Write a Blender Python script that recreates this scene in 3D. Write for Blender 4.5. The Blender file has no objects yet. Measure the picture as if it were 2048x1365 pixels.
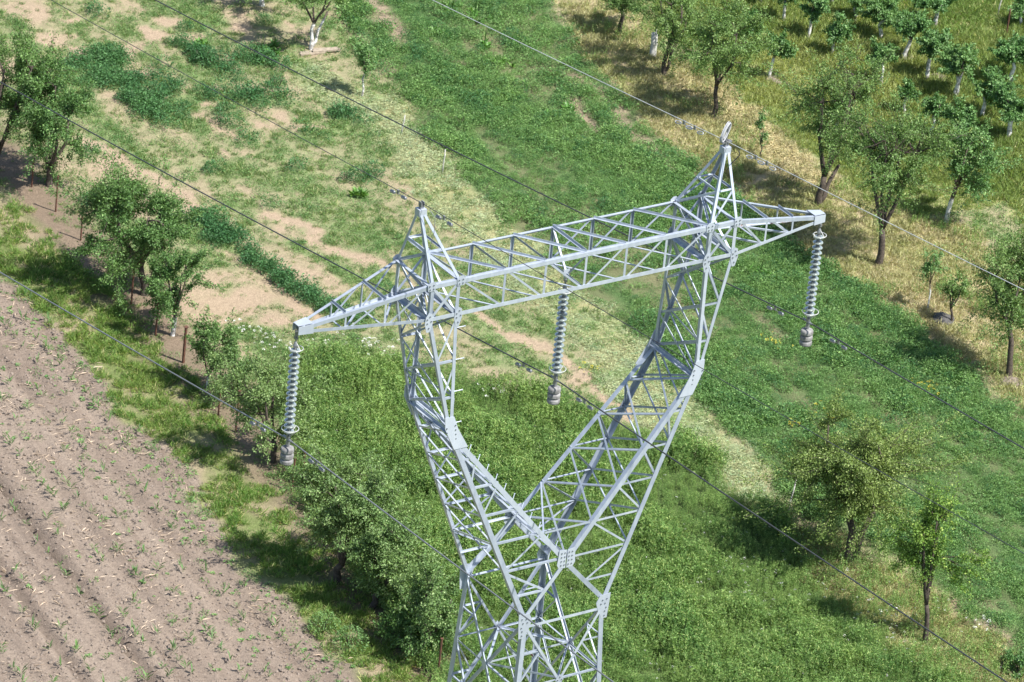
import bpy, math, random
import numpy as np
from mathutils import Vector, Matrix
PI = math.pi
SC = bpy.context.scene
COL = SC.collection
V = lambda *a: np.array(a, float)

# ------------------------------------------------------------------ camera
cam = bpy.data.cameras.new('camera')
cam.sensor_width = 36.0
cam.lens = 200.0
cam.clip_start = 1.0
cam.clip_end = 6000.0
cam.dof.use_dof = True
cam.dof.focus_distance = 133.0
cam.dof.aperture_fstop = 5.0
co = bpy.data.objects.new('camera', cam)
COL.objects.link(co)
CF = Vector((0.5158884760986187, 0.725055202891299, -0.45623900862256644)); CR = Vector((0.8365291398187543, -0.5411455735640516, 0.08590964117099166)); CU = Vector((0.1846024876938009, 0.42597701930067877, 0.8857005704892421))
m = Matrix((CR, CU, -CF)).transposed().to_4x4()
m.translation = Vector((-70.30751508861282, -96.89153110869293, 58.56485327325779))
co.matrix_world = m
SC.camera = co

# ------------------------------------------------------------------ sun and sky
SUN_EL = math.radians(56.0)
LIGHT = V(-0.44, 0.894)                                   # horizontal travel of the sunlight
LIGHT = LIGHT / np.linalg.norm(LIGHT)
sd_ = Vector((LIGHT[0] * math.cos(SUN_EL), LIGHT[1] * math.cos(SUN_EL), -math.sin(SUN_EL)))
sl = bpy.data.lights.new('sun', 'SUN')
sl.energy = 5.0
sl.angle = math.radians(0.5)
sl.color = (1.0, 0.965, 0.91)
so = bpy.data.objects.new('sun', sl)
so.rotation_euler = sd_.to_track_quat('-Z', 'Y').to_euler()
COL.objects.link(so)
W = bpy.data.worlds.new('World')
SC.world = W
W.use_nodes = True
wn = W.node_tree.nodes
sky = wn.new('ShaderNodeTexSky')
sky.sky_type = 'NISHITA'
sky.sun_disc = False
sky.sun_elevation = SUN_EL
sky.sun_rotation = math.atan2(-LIGHT[0], -LIGHT[1])
W.node_tree.links.new(sky.outputs[0], wn['Background'].inputs[0])
wn['Background'].inputs[1].default_value = 0.10
SC.view_settings.view_transform = 'Standard'
SC.view_settings.look = 'None'
SC.view_settings.gamma = 1.0
SC.view_settings.use_curve_mapping = False
SC.view_settings.exposure = 0.72

# ------------------------------------------------------------------ helpers
def tag(o, label=None, cat=None, group=None, kind=None):
    if label: o['label'] = label
    if cat: o['category'] = cat
    if group: o['group'] = group
    if kind: o['kind'] = kind
    return o
def empty(name, loc=(0, 0, 0), label=None, cat=None, group=None):
    o = bpy.data.objects.new(name, None)
    o.empty_display_size = 0.2
    o.location = loc
    COL.objects.link(o)
    return tag(o, label, cat, group)
def link(name, me, parent=None, loc=(0, 0, 0)):
    o = bpy.data.objects.new(name, me)
    o.location = loc
    COL.objects.link(o)
    if parent: o.parent = parent
    return o
class MB:
    """collects verts and faces, becomes one mesh"""
    def __init__(s): s.v = []; s.f = []; s.mi = []
    def add(s, vs, fs, mi=0):
        b = len(s.v)
        s.v.extend([tuple(map(float, p)) for p in vs])
        s.f.extend([tuple(i + b for i in f) for f in fs])
        s.mi.extend([mi] * len(fs))
    def box(s, c, ax, ay, az, mi=0):
        c, ax, ay, az = map(np.asarray, (c, ax, ay, az))
        P = [c + i * ax + j * ay + k * az for i in (-1, 1) for j in (-1, 1) for k in (-1, 1)]
        s.add(P, [(0, 1, 3, 2), (4, 6, 7, 5), (0, 4, 5, 1), (2, 3, 7, 6), (0, 2, 6, 4), (1, 5, 7, 3)], mi)
    def tube(s, pts, rad, n=6, mi=0, cap=True, closed=False):
        pts = [np.asarray(p, float) for p in pts]
        m_ = len(pts)
        if np.isscalar(rad): rad = [rad] * m_
        rings = []
        ref = None
        for i in range(m_):
            if closed: t = pts[(i + 1) % m_] - pts[i - 1]
            else: t = pts[min(i + 1, m_ - 1)] - pts[max(i - 1, 0)]
            t = t / (np.linalg.norm(t) + 1e-12)
            if ref is None: ref = V(0, 0, 1) if abs(t[2]) < 0.9 else V(1, 0, 0)
            u = ref - t * (ref @ t); u = u / (np.linalg.norm(u) + 1e-12)
            ref = u
            w = np.cross(t, u)
            rings.append([pts[i] + rad[i] * (math.cos(2 * PI * k / n) * u + math.sin(2 * PI * k / n) * w) for k in range(n)])
        vs = [p for r in rings for p in r]
        fs = []
        for i in range(m_ if closed else m_ - 1):
            j = (i + 1) % m_
            for k in range(n):
                fs.append((i * n + k, i * n + (k + 1) % n, j * n + (k + 1) % n, j * n + k))
        if cap and not closed:
            fs.append(tuple(range(n - 1, -1, -1)))
            fs.append(tuple((m_ - 1) * n + k for k in range(n)))
        s.add(vs, fs, mi)
    def lathe(s, prof, c=(0, 0, 0), n=20, mi=0):
        vs = []; fs = []
        for r, z in prof:
            for k in range(n):
                a = 2 * PI * k / n
                vs.append((c[0] + r * math.cos(a), c[1] + r * math.sin(a), c[2] + z))
        for i in range(len(prof) - 1):
            for k in range(n):
                fs.append((i * n + k, i * n + (k + 1) % n, (i + 1) * n + (k + 1) % n, (i + 1) * n + k))
        s.add(vs, fs, mi)
    def mesh(s, name, mats, smooth=False):
        me = bpy.data.meshes.new(name)
        me.from_pydata(s.v, [], s.f)
        for mm in (mats if isinstance(mats, (list, tuple)) else [mats]): me.materials.append(mm)
        me.polygons.foreach_set('material_index', s.mi)
        if smooth: me.polygons.foreach_set('use_smooth', [True] * len(s.f))
        me.update()
        return me
    def build(s, name, mats, parent=None, loc=(0, 0, 0), smooth=False):
        return link(name, s.mesh(name, mats, smooth), parent, loc)
def leaf_mesh(name, P, D, N, L, Wd, mat, rng, fold=0.25):
    """diamond leaves: base P, direction D, normal N, length L, width Wd (arrays)"""
    n = len(P)
    D = D / (np.linalg.norm(D, axis=1)[:, None] + 1e-9)
    S = np.cross(D, N); S /= (np.linalg.norm(S, axis=1)[:, None] + 1e-9)
    Nn = np.cross(S, D)
    L = np.asarray(L)[:, None] * np.ones((n, 1)); Wd = np.asarray(Wd)[:, None] * np.ones((n, 1))
    mid = P + D * L * 0.45
    vs = np.empty((n, 4, 3))
    vs[:, 0] = P
    vs[:, 1] = mid + S * Wd / 2 + Nn * Wd * fold
    vs[:, 2] = P + D * L - Nn * L * 0.12
    vs[:, 3] = mid - S * Wd / 2 + Nn * Wd * fold
    tri = np.array([[0, 1, 2], [0, 2, 3]])
    idx = (np.arange(n)[:, None, None] * 4 + tri[None]).reshape(-1)
    me = bpy.data.meshes.new(name)
    me.vertices.add(n * 4); me.vertices.foreach_set('co', vs.reshape(-1))
    me.loops.add(n * 6); me.loops.foreach_set('vertex_index', idx.astype(np.int32))
    me.polygons.add(n * 2)
    me.polygons.foreach_set('loop_start', (np.arange(n * 2) * 3).astype(np.int32))
    a = me.attributes.new('lv', 'FLOAT', 'FACE')
    a.data.foreach_set('value', np.repeat(rng.random(n), 2).astype(np.float32))
    me.materials.append(mat)
    me.update(calc_edges=True)
    return me

# ------------------------------------------------------------------ materials
def newmat(name):
    mt = bpy.data.materials.new(name); mt.use_nodes = True
    return mt, mt.node_tree.nodes, mt.node_tree.links
def solid(name, col, rough=0.5, metal=0.0, var=0.15, scale=6.0, bump=0.0, spec=0.5, col2=None, thr=(0.35, 0.7)):
    mt, n, l = newmat(name)
    b = n['Principled BSDF']
    b.inputs['Roughness'].default_value = rough
    b.inputs['Metallic'].default_value = metal
    b.inputs['Specular IOR Level'].default_value = spec
    tc = n.new('ShaderNodeNewGeometry')
    no = n.new('ShaderNodeTexNoise'); no.inputs['Scale'].default_value = scale; no.inputs['Detail'].default_value = 6
    l.new(tc.outputs['Position'], no.inputs['Vector'])
    rp = n.new('ShaderNodeValToRGB')
    c2 = col2 or tuple(c * (1 - var) for c in col)
    rp.color_ramp.elements[0].position = thr[0]; rp.color_ramp.elements[0].color = (*c2, 1)
    rp.color_ramp.elements[1].position = thr[1]; rp.color_ramp.elements[1].color = (*col, 1)
    l.new(no.outputs['Fac'], rp.inputs['Fac']); l.new(rp.outputs['Color'], b.inputs['Base Color'])
    if bump:
        bm = n.new('ShaderNodeBump'); bm.inputs['Strength'].default_value = bump; bm.inputs['Distance'].default_value = 0.02
        l.new(no.outputs['Fac'], bm.inputs['Height']); l.new(bm.outputs['Normal'], b.inputs['Normal'])
    return mt
def leafmat(name, c1, c2, c3=None, ns=0.45, trans=0.30, rough=0.5, amp=0.45, spec=0.35, streak=False):
    """foliage: two tones mixed by place and by plant, leaf to leaf variation, light passing through"""
    mt, n, l = newmat(name)
    b = n['Principled BSDF']
    b.inputs['Roughness'].default_value = rough
    b.inputs['Specular IOR Level'].default_value = spec
    g = n.new('ShaderNodeNewGeometry')
    no = n.new('ShaderNodeTexNoise'); no.inputs['Scale'].default_value = ns; no.inputs['Detail'].default_value = 4
    if streak:
        mp = n.new('ShaderNodeMapping'); mp.vector_type = 'TEXTURE'
        mp.inputs['Rotation'].default_value = (0, 0, math.radians(-7.4)); mp.inputs['Scale'].default_value = (0.42, 3.0, 1.0)
        l.new(g.outputs['Position'], mp.inputs['Vector']); l.new(mp.outputs['Vector'], no.inputs['Vector'])
    else: l.new(g.outputs['Position'], no.inputs['Vector'])
    oi = n.new('ShaderNodeObjectInfo')
    ma = n.new('ShaderNodeMath'); ma.operation = 'MULTIPLY_ADD'
    ma.inputs[1].default_value = 0.5; l.new(oi.outputs['Random'], ma.inputs[0])
    mr = n.new('ShaderNodeMapRange'); mr.inputs['From Min'].default_value = 0.3; mr.inputs['From Max'].default_value = 0.7
    mr.inputs['To Min'].default_value = -0.1; mr.inputs['To Max'].default_value = 0.6
    l.new(no.outputs['Fac'], mr.inputs['Value']); l.new(mr.outputs['Result'], ma.inputs[2])
    mx = n.new('ShaderNodeMix'); mx.data_type = 'RGBA'; mx.clamp_factor = True
    mx.inputs['A'].default_value = (*c1, 1); mx.inputs['B'].default_value = (*c2, 1)
    l.new(ma.outputs[0], mx.inputs['Factor'])
    at = n.new('ShaderNodeAttribute'); at.attribute_name = 'lv'
    col = mx.outputs['Result']
    if c3:
        gt = n.new('ShaderNodeMath'); gt.operation = 'GREATER_THAN'; gt.inputs[1].default_value = 0.90
        l.new(at.outputs['Fac'], gt.inputs[0])
        m3 = n.new('ShaderNodeMix'); m3.data_type = 'RGBA'
        m3.inputs['B'].default_value = (*c3, 1)
        l.new(gt.outputs[0], m3.inputs['Factor']); l.new(col, m3.inputs['A']); col = m3.outputs['Result']
    br = n.new('ShaderNodeMath'); br.operation = 'MULTIPLY_ADD'; br.inputs[1].default_value = amp * 2; br.inputs[2].default_value = 1 - amp
    l.new(at.outputs['Fac'], br.inputs[0])
    vm = n.new('ShaderNodeVectorMath'); vm.operation = 'SCALE'
    l.new(col, vm.inputs[0]); l.new(br.outputs[0], vm.inputs['Scale'])
    l.new(vm.outputs[0], b.inputs['Base Color'])
    tr = n.new('ShaderNodeBsdfTranslucent'); 
    ty = n.new('ShaderNodeVectorMath'); ty.operation = 'MULTIPLY'; ty.inputs[1].default_value = (1.25, 1.15, 0.55)
    l.new(vm.outputs[0], ty.inputs[0]); l.new(ty.outputs[0], tr.inputs['Color'])
    ms = n.new('ShaderNodeMixShader'); ms.inputs[0].default_value = trans
    l.new(b.outputs[0], ms.inputs[1]); l.new(tr.outputs[0], ms.inputs[2])
    l.new(ms.outputs[0], n['Material Output'].inputs['Surface'])
    return mt
M = {}
def steel(name, lo, hi, rust=0.0):
    """weathered galvanised angle steel: zinc mottling, runs down the members, tone of its own for every piece"""
    mt, n, l = newmat(name)
    b = n['Principled BSDF']; b.inputs['Metallic'].default_value = 0.28
    b.inputs['Specular IOR Level'].default_value = 0.45
    g = n.new('ShaderNodeNewGeometry'); oi = n.new('ShaderNodeObjectInfo')
    na = n.new('ShaderNodeTexNoise'); na.inputs['Scale'].default_value = 5.0; na.inputs['Detail'].default_value = 7; na.inputs['Roughness'].default_value = 0.65
    l.new(g.outputs['Position'], na.inputs['Vector'])
    mp = n.new('ShaderNodeMapping'); mp.inputs['Scale'].default_value = (9, 9, 0.8); l.new(g.outputs['Position'], mp.inputs['Vector'])
    nb = n.new('ShaderNodeTexNoise'); nb.inputs['Scale'].default_value = 1.0; nb.inputs['Detail'].default_value = 4; l.new(mp.outputs['Vector'], nb.inputs['Vector'])
    ad = n.new('ShaderNodeMath'); ad.operation = 'ADD'; l.new(na.outputs['Fac'], ad.inputs[0]); l.new(nb.outputs['Fac'], ad.inputs[1])
    a2 = n.new('ShaderNodeMath'); a2.operation = 'MULTIPLY_ADD'; a2.inputs[1].default_value = 0.55; l.new(oi.outputs['Random'], a2.inputs[0]); l.new(ad.outputs[0], a2.inputs[2])
    mr = n.new('ShaderNodeMapRange'); mr.inputs['From Min'].default_value = 0.85; mr.inputs['From Max'].default_value = 1.75; l.new(a2.outputs[0], mr.inputs['Value'])
    mx = n.new('ShaderNodeMix'); mx.data_type = 'RGBA'; mx.inputs['A'].default_value = (*lo, 1); mx.inputs['B'].default_value = (*hi, 1); l.new(mr.outputs['Result'], mx.inputs['Factor'])
    nr = n.new('ShaderNodeTexNoise'); nr.inputs['Scale'].default_value = 3.2; nr.inputs['Detail'].default_value = 8; nr.inputs['Roughness'].default_value = 0.7; l.new(g.outputs['Position'], nr.inputs['Vector'])
    m2 = n.new('ShaderNodeMapRange'); m2.inputs['From Min'].default_value = 0.70 - rust; m2.inputs['From Max'].default_value = 0.76 - rust; l.new(nr.outputs['Fac'], m2.inputs['Value'])
    m3 = n.new('ShaderNodeMix'); m3.data_type = 'RGBA'; m3.inputs['B'].default_value = (0.21, 0.105, 0.07, 1); l.new(m2.outputs['Result'], m3.inputs['Factor']); l.new(mx.outputs['Result'], m3.inputs['A'])
    l.new(m3.outputs['Result'], b.inputs['Base Color'])
    ro = n.new('ShaderNodeMapRange'); ro.inputs['To Min'].default_value = 0.36; ro.inputs['To Max'].default_value = 0.56; l.new(na.outputs['Fac'], ro.inputs['Value']); l.new(ro.outputs['Result'], b.inputs['Roughness'])
    return mt
M['steel'] = steel('galvanised_steel', (0.31, 0.355, 0.43), (0.50, 0.55, 0.62))
M['plate'] = steel('gusset_steel', (0.42, 0.465, 0.54), (0.53, 0.58, 0.655))
M['rusty_steel'] = steel('rust_spotted_steel', (0.42, 0.47, 0.55), (0.54, 0.59, 0.67), 0.18)
M['bolt'] = solid('bolt_steel', (0.16, 0.18, 0.21), 0.5, 0.4)
M['fitting'] = solid('galvanised_fitting', (0.30, 0.31, 0.33), 0.42, 0.55)
M['ring'] = solid('bright_ring', (0.66, 0.67, 0.66), 0.35, 0.2)
M['cap'] = solid('dark_insulator_cap', (0.19, 0.20, 0.205), 0.55, 0.2, scale=20)
M['coil'] = solid('grey_cable_sheath', (0.50, 0.51, 0.53), 0.5, 0.1)
M['concrete'] = solid('grey_cast_weight', (0.33, 0.325, 0.32), 0.85, 0, col2=(0.16, 0.155, 0.152), scale=9, bump=0.5)
M['wire'] = solid('aluminium_conductor', (0.30, 0.31, 0.33), 0.45, 0.5, var=0.3, scale=30)
M['darkwire'] = solid('weathered_conductor', (0.085, 0.09, 0.10), 0.5, 0.4, var=0.3, scale=30)
M['rust'] = solid('rusty_iron', (0.17, 0.075, 0.045), 0.85, 0.1, col2=(0.085, 0.04, 0.028), scale=12, bump=0.3)
M['bark'] = solid('grey_brown_bark', (0.13, 0.105, 0.085), 0.9, 0, col2=(0.055, 0.045, 0.038), scale=14, bump=0.8, spec=0.2)
M['wood'] = solid('weathered_wood', (0.42, 0.35, 0.27), 0.85, 0, var=0.35, scale=10, bump=0.3, spec=0.2)
M['rock'] = solid('dark_stone', (0.12, 0.115, 0.11), 0.9, 0, var=0.4, scale=8, bump=0.5)
M['palewood'] = solid('pale_stake', (0.62, 0.60, 0.55), 0.8, 0, var=0.25, scale=9, spec=0.2)
def whitewash(h):
    mt, n, l = newmat('whitewashed_bark')
    b = n['Principled BSDF']; b.inputs['Roughness'].default_value = 0.9; b.inputs['Specular IOR Level'].default_value = 0.2
    tc = n.new('ShaderNodeTexCoord'); sp = n.new('ShaderNodeSeparateXYZ'); l.new(tc.outputs['Object'], sp.inputs[0])
    no = n.new('ShaderNodeTexNoise'); no.inputs['Scale'].default_value = 7; no.inputs['Detail'].default_value = 5
    l.new(tc.outputs['Object'], no.inputs['Vector'])
    ad = n.new('ShaderNodeMath'); ad.operation = 'MULTIPLY_ADD'; ad.inputs[1].default_value = 0.35
    l.new(no.outputs['Fac'], ad.inputs[0]); l.new(sp.outputs['Z'], ad.inputs[2])
    mr = n.new('ShaderNodeMapRange'); mr.inputs['From Min'].default_value = h + 0.12; mr.inputs['From Max'].default_value = h + 0.24
    l.new(ad.outputs[0], mr.inputs['Value'])
    rp = n.new('ShaderNodeValToRGB'); rp.color_ramp.elements[0].position = 0.38; rp.color_ramp.elements[0].color = (0.30, 0.28, 0.25, 1)
    rp.color_ramp.elements[1].position = 0.55; rp.color_ramp.elements[1].color = (0.74, 0.73, 0.70, 1)
    l.new(no.outputs['Fac'], rp.inputs['Fac'])
    mx = n.new('ShaderNodeMix'); mx.data_type = 'RGBA'; mx.inputs['B'].default_value = (0.10, 0.08, 0.065, 1)
    l.new(mr.outputs['Result'], mx.inputs['Factor']); l.new(rp.outputs['Color'], mx.inputs['A'])
    l.new(mx.outputs['Result'], b.inputs['Base Color'])
    return mt
def glass():
    mt, n, l = newmat('pale_insulator_glass')
    b = n['Principled BSDF']
    b.inputs['Base Color'].default_value = (0.30, 0.345, 0.33, 1)
    b.inputs['Roughness'].default_value = 0.22
    b.inputs['Transmission Weight'].default_value = 0.42
    b.inputs['IOR'].default_value = 1.4
    return mt
M['glass'] = glass()
M['alfalfa'] = leafmat('alfalfa_leaves', (0.092, 0.222, 0.066), (0.200, 0.350, 0.102), c3=(0.26, 0.40, 0.14), ns=0.35, streak=True)
M['rowcrop'] = leafmat('dark_crop_leaves', (0.050, 0.155, 0.058), (0.105, 0.235, 0.078), ns=0.6)
M['meadow'] = leafmat('meadow_weed_leaves', (0.115, 0.245, 0.062), (0.245, 0.380, 0.100), c3=(0.34, 0.43, 0.15), ns=0.4, streak=True)
M['grass'] = leafmat('verge_grass_blades', (0.150, 0.300, 0.065), (0.260, 0.370, 0.095), c3=(0.42, 0.41, 0.19), ns=0.5, trans=0.38)
M['sandgrass'] = leafmat('plot_grass_blades', (0.125, 0.245, 0.075), (0.235, 0.345, 0.115), c3=(0.36, 0.39, 0.18), ns=0.5, trans=0.35)
M['orchard_grass'] = leafmat('orchard_grass_blades', (0.215, 0.345, 0.090), (0.43, 0.48, 0.18), c3=(0.52, 0.50, 0.25), ns=0.20, trans=0.38)
M['drygrass'] = leafmat('dry_grass_blades', (0.60, 0.53, 0.33), (0.40, 0.45, 0.18), c3=(0.25, 0.35, 0.10), ns=0.28, trans=0.25)
M['hay'] = leafmat('mown_hay', (0.34, 0.43, 0.25), (0.50, 0.51, 0.27), c3=(0.19, 0.32, 0.17), ns=0.9, trans=0.12, amp=0.5)
M['palehay'] = leafmat('dry_straw', (0.60, 0.52, 0.31), (0.50, 0.44, 0.23), ns=0.6, trans=0.1)
M['weed'] = leafmat('low_weed_leaves', (0.115, 0.245, 0.080), (0.215, 0.340, 0.115), ns=0.5)
M['corn'] = leafmat('corn_blades', (0.080, 0.180, 0.060), (0.15, 0.27, 0.08), ns=0.8)
M['dock'] = leafmat('dock_leaves', (0.080, 0.230, 0.040), (0.15, 0.30, 0.06), ns=0.8, rough=0.4)
M['plum'] = leafmat('plum_leaves', (0.115, 0.225, 0.060), (0.205, 0.325, 0.098), c3=(0.26, 0.37, 0.14), ns=0.5, spec=0.4, trans=0.34)
M['dense'] = leafmat('dark_tree_leaves', (0.078, 0.178, 0.047), (0.145, 0.258, 0.070), c3=(0.19, 0.31, 0.10), ns=0.5, spec=0.4, trans=0.3)
M['apple'] = leafmat('apple_leaves', (0.095, 0.225, 0.065), (0.170, 0.315, 0.100), c3=(0.24, 0.38, 0.15), ns=0.6, spec=0.45, trans=0.3)
M['yellowtree'] = leafmat('yellow_green_leaves', (0.125, 0.265, 0.050), (0.210, 0.345, 0.068), c3=(0.30, 0.39, 0.09), ns=0.5, trans=0.36)
M['oldtree'] = leafmat('olive_tree_leaves', (0.130, 0.210, 0.048), (0.235, 0.320, 0.085), c3=(0.30, 0.37, 0.13), ns=0.5, spec=0.4, trans=0.3)
M['willow'] = leafmat('grey_green_leaves', (0.125, 0.235, 0.072), (0.225, 0.335, 0.115), c3=(0.28, 0.38, 0.16), ns=0.4, spec=0.4, trans=0.32)
M['whitepetal'] = leafmat('white_petals', (0.75, 0.75, 0.70), (0.80, 0.80, 0.78), trans=0.15, amp=0.1)
M['yellowpetal'] = leafmat('yellow_petals', (0.50, 0.42, 0.03), (0.55, 0.48, 0.06), trans=0.15, amp=0.3)
M['stalk'] = leafmat('old_maize_stalks', (0.58, 0.48, 0.37), (0.48, 0.37, 0.27), trans=0.05, amp=0.3)
M['clod'] = solid('soil_clods', (0.27, 0.222, 0.184), 0.95, 0, col2=(0.19, 0.155, 0.128), scale=9, spec=0.1)

# ------------------------------------------------------------------ ground cover map (metres, z = GZ)
GZ = -28.0
POLY = {'orchard': ([(55.13, 80.78), (46.14, 65.98), (48.88, 64.89), (46.79, 59.77), (46.84, 56.86), (46.21, 53.36), (45.75, 50.8), (45.39, 47.8), (45.28, 45.2), (45.91, 43.64), (47.35, 42.6), (49.54, 42.54), (49.55, 40.8), (47.52, 37.02), (50.71, 29.95), (87.89, 68.34)], 0.25), 'dry': ([(52.77, 76.06), (48.88, 64.89), (45.76, 58.26), (46.59, 56.49), (46.08, 53.18), (45.62, 50.62), (45.27, 47.63), (45.16, 45.04), (45.78, 43.47), (47.1, 42.27), (47.38, 40.87), (46.66, 37.39), (46.44, 34.21), (42.89, 25.66), (40.87, 28.43), (40.95, 31.26), (40.8, 33.86), (40.97, 36.37), (41.03, 38.77), (40.71, 40.97), (40.72, 43.69), (41.08, 46.97), (41.31, 49.5), (41.55, 52.09), (41.8, 54.72), (42.61, 58.59), (45.59, 66.19)], 0.3), 'alfalfa': ([(41.91, 74.87), (49.17, 72.03), (44.73, 64.53), (43.63, 62.51), (42.36, 58.22), (41.55, 54.36), (41.31, 51.73), (41.08, 49.16), (40.84, 46.64), (40.49, 43.37), (40.59, 40.82), (40.92, 38.62), (40.86, 36.22), (40.58, 33.56), (40.68, 31.18), (41.09, 28.71), (42.26, 22.26), (30.06, 4.94), (30.18, 10.95), (30.61, 16.18), (30.68, 18.29), (30.74, 20.44), (31.0, 23.41), (29.74, 25.72), (29.85, 27.8), (30.6, 31.1), (30.96, 33.92), (31.19, 36.29), (31.58, 38.65), (31.81, 41.72), (31.53, 44.07), (32.31, 46.84), (32.4, 48.91), (32.94, 51.04), (33.26, 53.53), (34.06, 57.0), (34.94, 58.92), (35.18, 62.09), (35.72, 64.73)], 0.15), 'mown': ([(32.11, 62.87), (33.0, 62.04), (33.12, 60.13), (34.03, 58.83), (34.41, 57.99), (33.83, 56.73), (33.07, 53.3), (32.75, 50.82), (32.28, 48.54), (32.2, 46.68), (31.42, 43.91), (31.71, 41.57), (31.5, 38.53), (30.99, 36.0), (30.8, 33.68), (30.4, 30.81), (29.74, 28.2), (29.19, 26.32), (28.47, 28.06), (28.38, 29.89), (28.53, 31.83), (28.09, 33.49), (28.79, 36.0), (29.5, 39.16), (29.62, 41.47), (29.62, 44.28), (29.79, 47.08), (30.12, 49.88), (30.62, 52.66), (31.42, 54.96), (31.79, 56.58), (31.67, 58.44), (31.32, 59.95)], 0.3), 'meadow': ([(20.48, 42.3), (21.58, 41.25), (23.38, 40.08), (24.43, 38.67), (25.54, 37.05), (26.9, 34.95), (28.03, 33.41), (28.53, 31.83), (28.43, 29.69), (28.57, 27.65), (28.62, 25.52), (28.67, 23.42), (28.63, 20.72), (29.07, 18.2), (29.35, 15.78), (29.69, 12.75), (26.68, 6.53), (8.56, 15.05), (13.29, 22.83), (13.99, 25.08), (14.45, 27.83), (14.75, 30.38), (15.02, 32.32), (15.96, 35.41), (18.0, 38.49), (19.09, 40.63)], 0.3), 'dryweed': ([(29.0, 26.05), (29.79, 25.52), (29.82, 23.94), (30.61, 22.89), (30.46, 20.06), (30.56, 18.01), (30.53, 15.56), (29.8, 9.28), (26.68, 6.53), (27.21, 14.21), (27.35, 17.18), (27.41, 20.11), (27.62, 23.04), (27.95, 25.13)], 0.35), 'verge': ([(15.35, 72.97), (16.46, 57.75), (16.79, 56.55), (17.28, 55.3), (17.09, 52.48), (17.0, 49.89), (16.58, 47.1), (16.49, 44.61), (16.28, 42.61), (15.82, 40.19), (15.39, 38.18), (15.11, 36.14), (14.84, 34.14), (14.61, 31.64), (14.24, 29.26), (13.81, 26.79), (13.5, 24.01), (12.79, 21.49), (11.49, 17.8), (9.24, 18.85), (11.3, 25.02), (11.74, 28.06), (11.77, 31.72), (12.6, 36.55), (13.17, 38.8), (13.25, 43.18), (13.75, 46.76), (13.68, 54.34), (10.91, 63.93)], 0.3), 'field': ([(11.63, 65.38), (14.04, 53.58), (14.21, 51.77), (14.28, 50.14), (14.27, 48.56), (14.08, 47.2), (13.62, 45.86), (13.8, 44.83), (13.31, 42.78), (13.0, 40.7), (13.19, 39.15), (13.37, 37.81), (13.05, 36.53), (12.17, 35.33), (12.02, 33.66), (11.93, 31.99), (11.58, 30.79), (11.8, 29.36), (11.95, 28.13), (11.73, 26.6), (11.44, 24.96), (10.79, 23.04), (9.5, 18.73), (-10.25, 23.89)], 0.18), 'swath': ([(44.85, 56.26), (45.37, 54.41), (45.83, 52.82), (45.13, 49.92), (44.83, 46.71), (44.39, 45.8), (43.74, 46.73), (43.76, 48.93), (44.2, 51.44), (44.1, 53.54), (44.01, 55.2)], 0.3)}
BAND = [([(21.77, 59.86), (22.12, 57.96), (22.46, 56.09), (22.69, 53.01), (22.45, 50.2), (22.52, 47.32), (22.43, 44.57)], 0.45, 0.08), ([(22.3, 52.34), (22.68, 50.93), (22.72, 48.66), (22.95, 46.74), (23.43, 44.93), (23.67, 44.04)], 0.51, 1.9), ([(24.55, 49.72), (24.97, 48.1), (25.35, 46.11), (25.5, 44.44)], 0.34, 1.1), ([(25.26, 51.93), (25.54, 49.71), (25.9, 48.32), (26.62, 47.2)], 0.34, 0.05), ([(27.3, 42.87), (27.7, 41.31), (28.26, 39.7), (28.62, 37.22), (28.32, 34.7)], 0.33, 0.05), ([(29.8, 42.99), (29.73, 41.03), (29.86, 39.39)], 0.24, 0.2), ([(18.2, 59.16), (17.84, 56.32), (17.65, 53.48), (17.4, 49.92), (17.19, 46.83), (17.04, 44.57)], 0.44, 0.1), ([(37.38, 66.01), (37.24, 64.36), (36.69, 62.42)], 0.44, -0.9), ([(35.96, 65.12), (35.65, 62.85), (35.35, 60.61)], 0.25, -0.7), ([(37.98, 62.38), (37.84, 60.77), (38.01, 60.0)], 0.25, -0.7), ([(39.88, 55.97), (39.56, 54.5), (39.39, 52.76)], 0.31, -0.9), ([(41.4, 57.43), (41.24, 55.87), (40.97, 54.14), (40.75, 52.19), (40.42, 50.1), (40.67, 48.89)], 0.34, -0.75), ([(39.7, 60.25), (39.26, 58.54), (39.07, 57.23)], 0.22, -0.5), ([(40.67, 51.11), (40.4, 49.44)], 0.24, -0.5), ([(29.12, 27.05), (29.19, 26.32), (29.36, 25.19)], 0.43, -0.8), ([(30.86, 19.04), (30.74, 17.6)], 0.31, -0.7), ([(36.59, 38.46), (36.57, 36.09)], 0.17, -0.4)]
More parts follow.
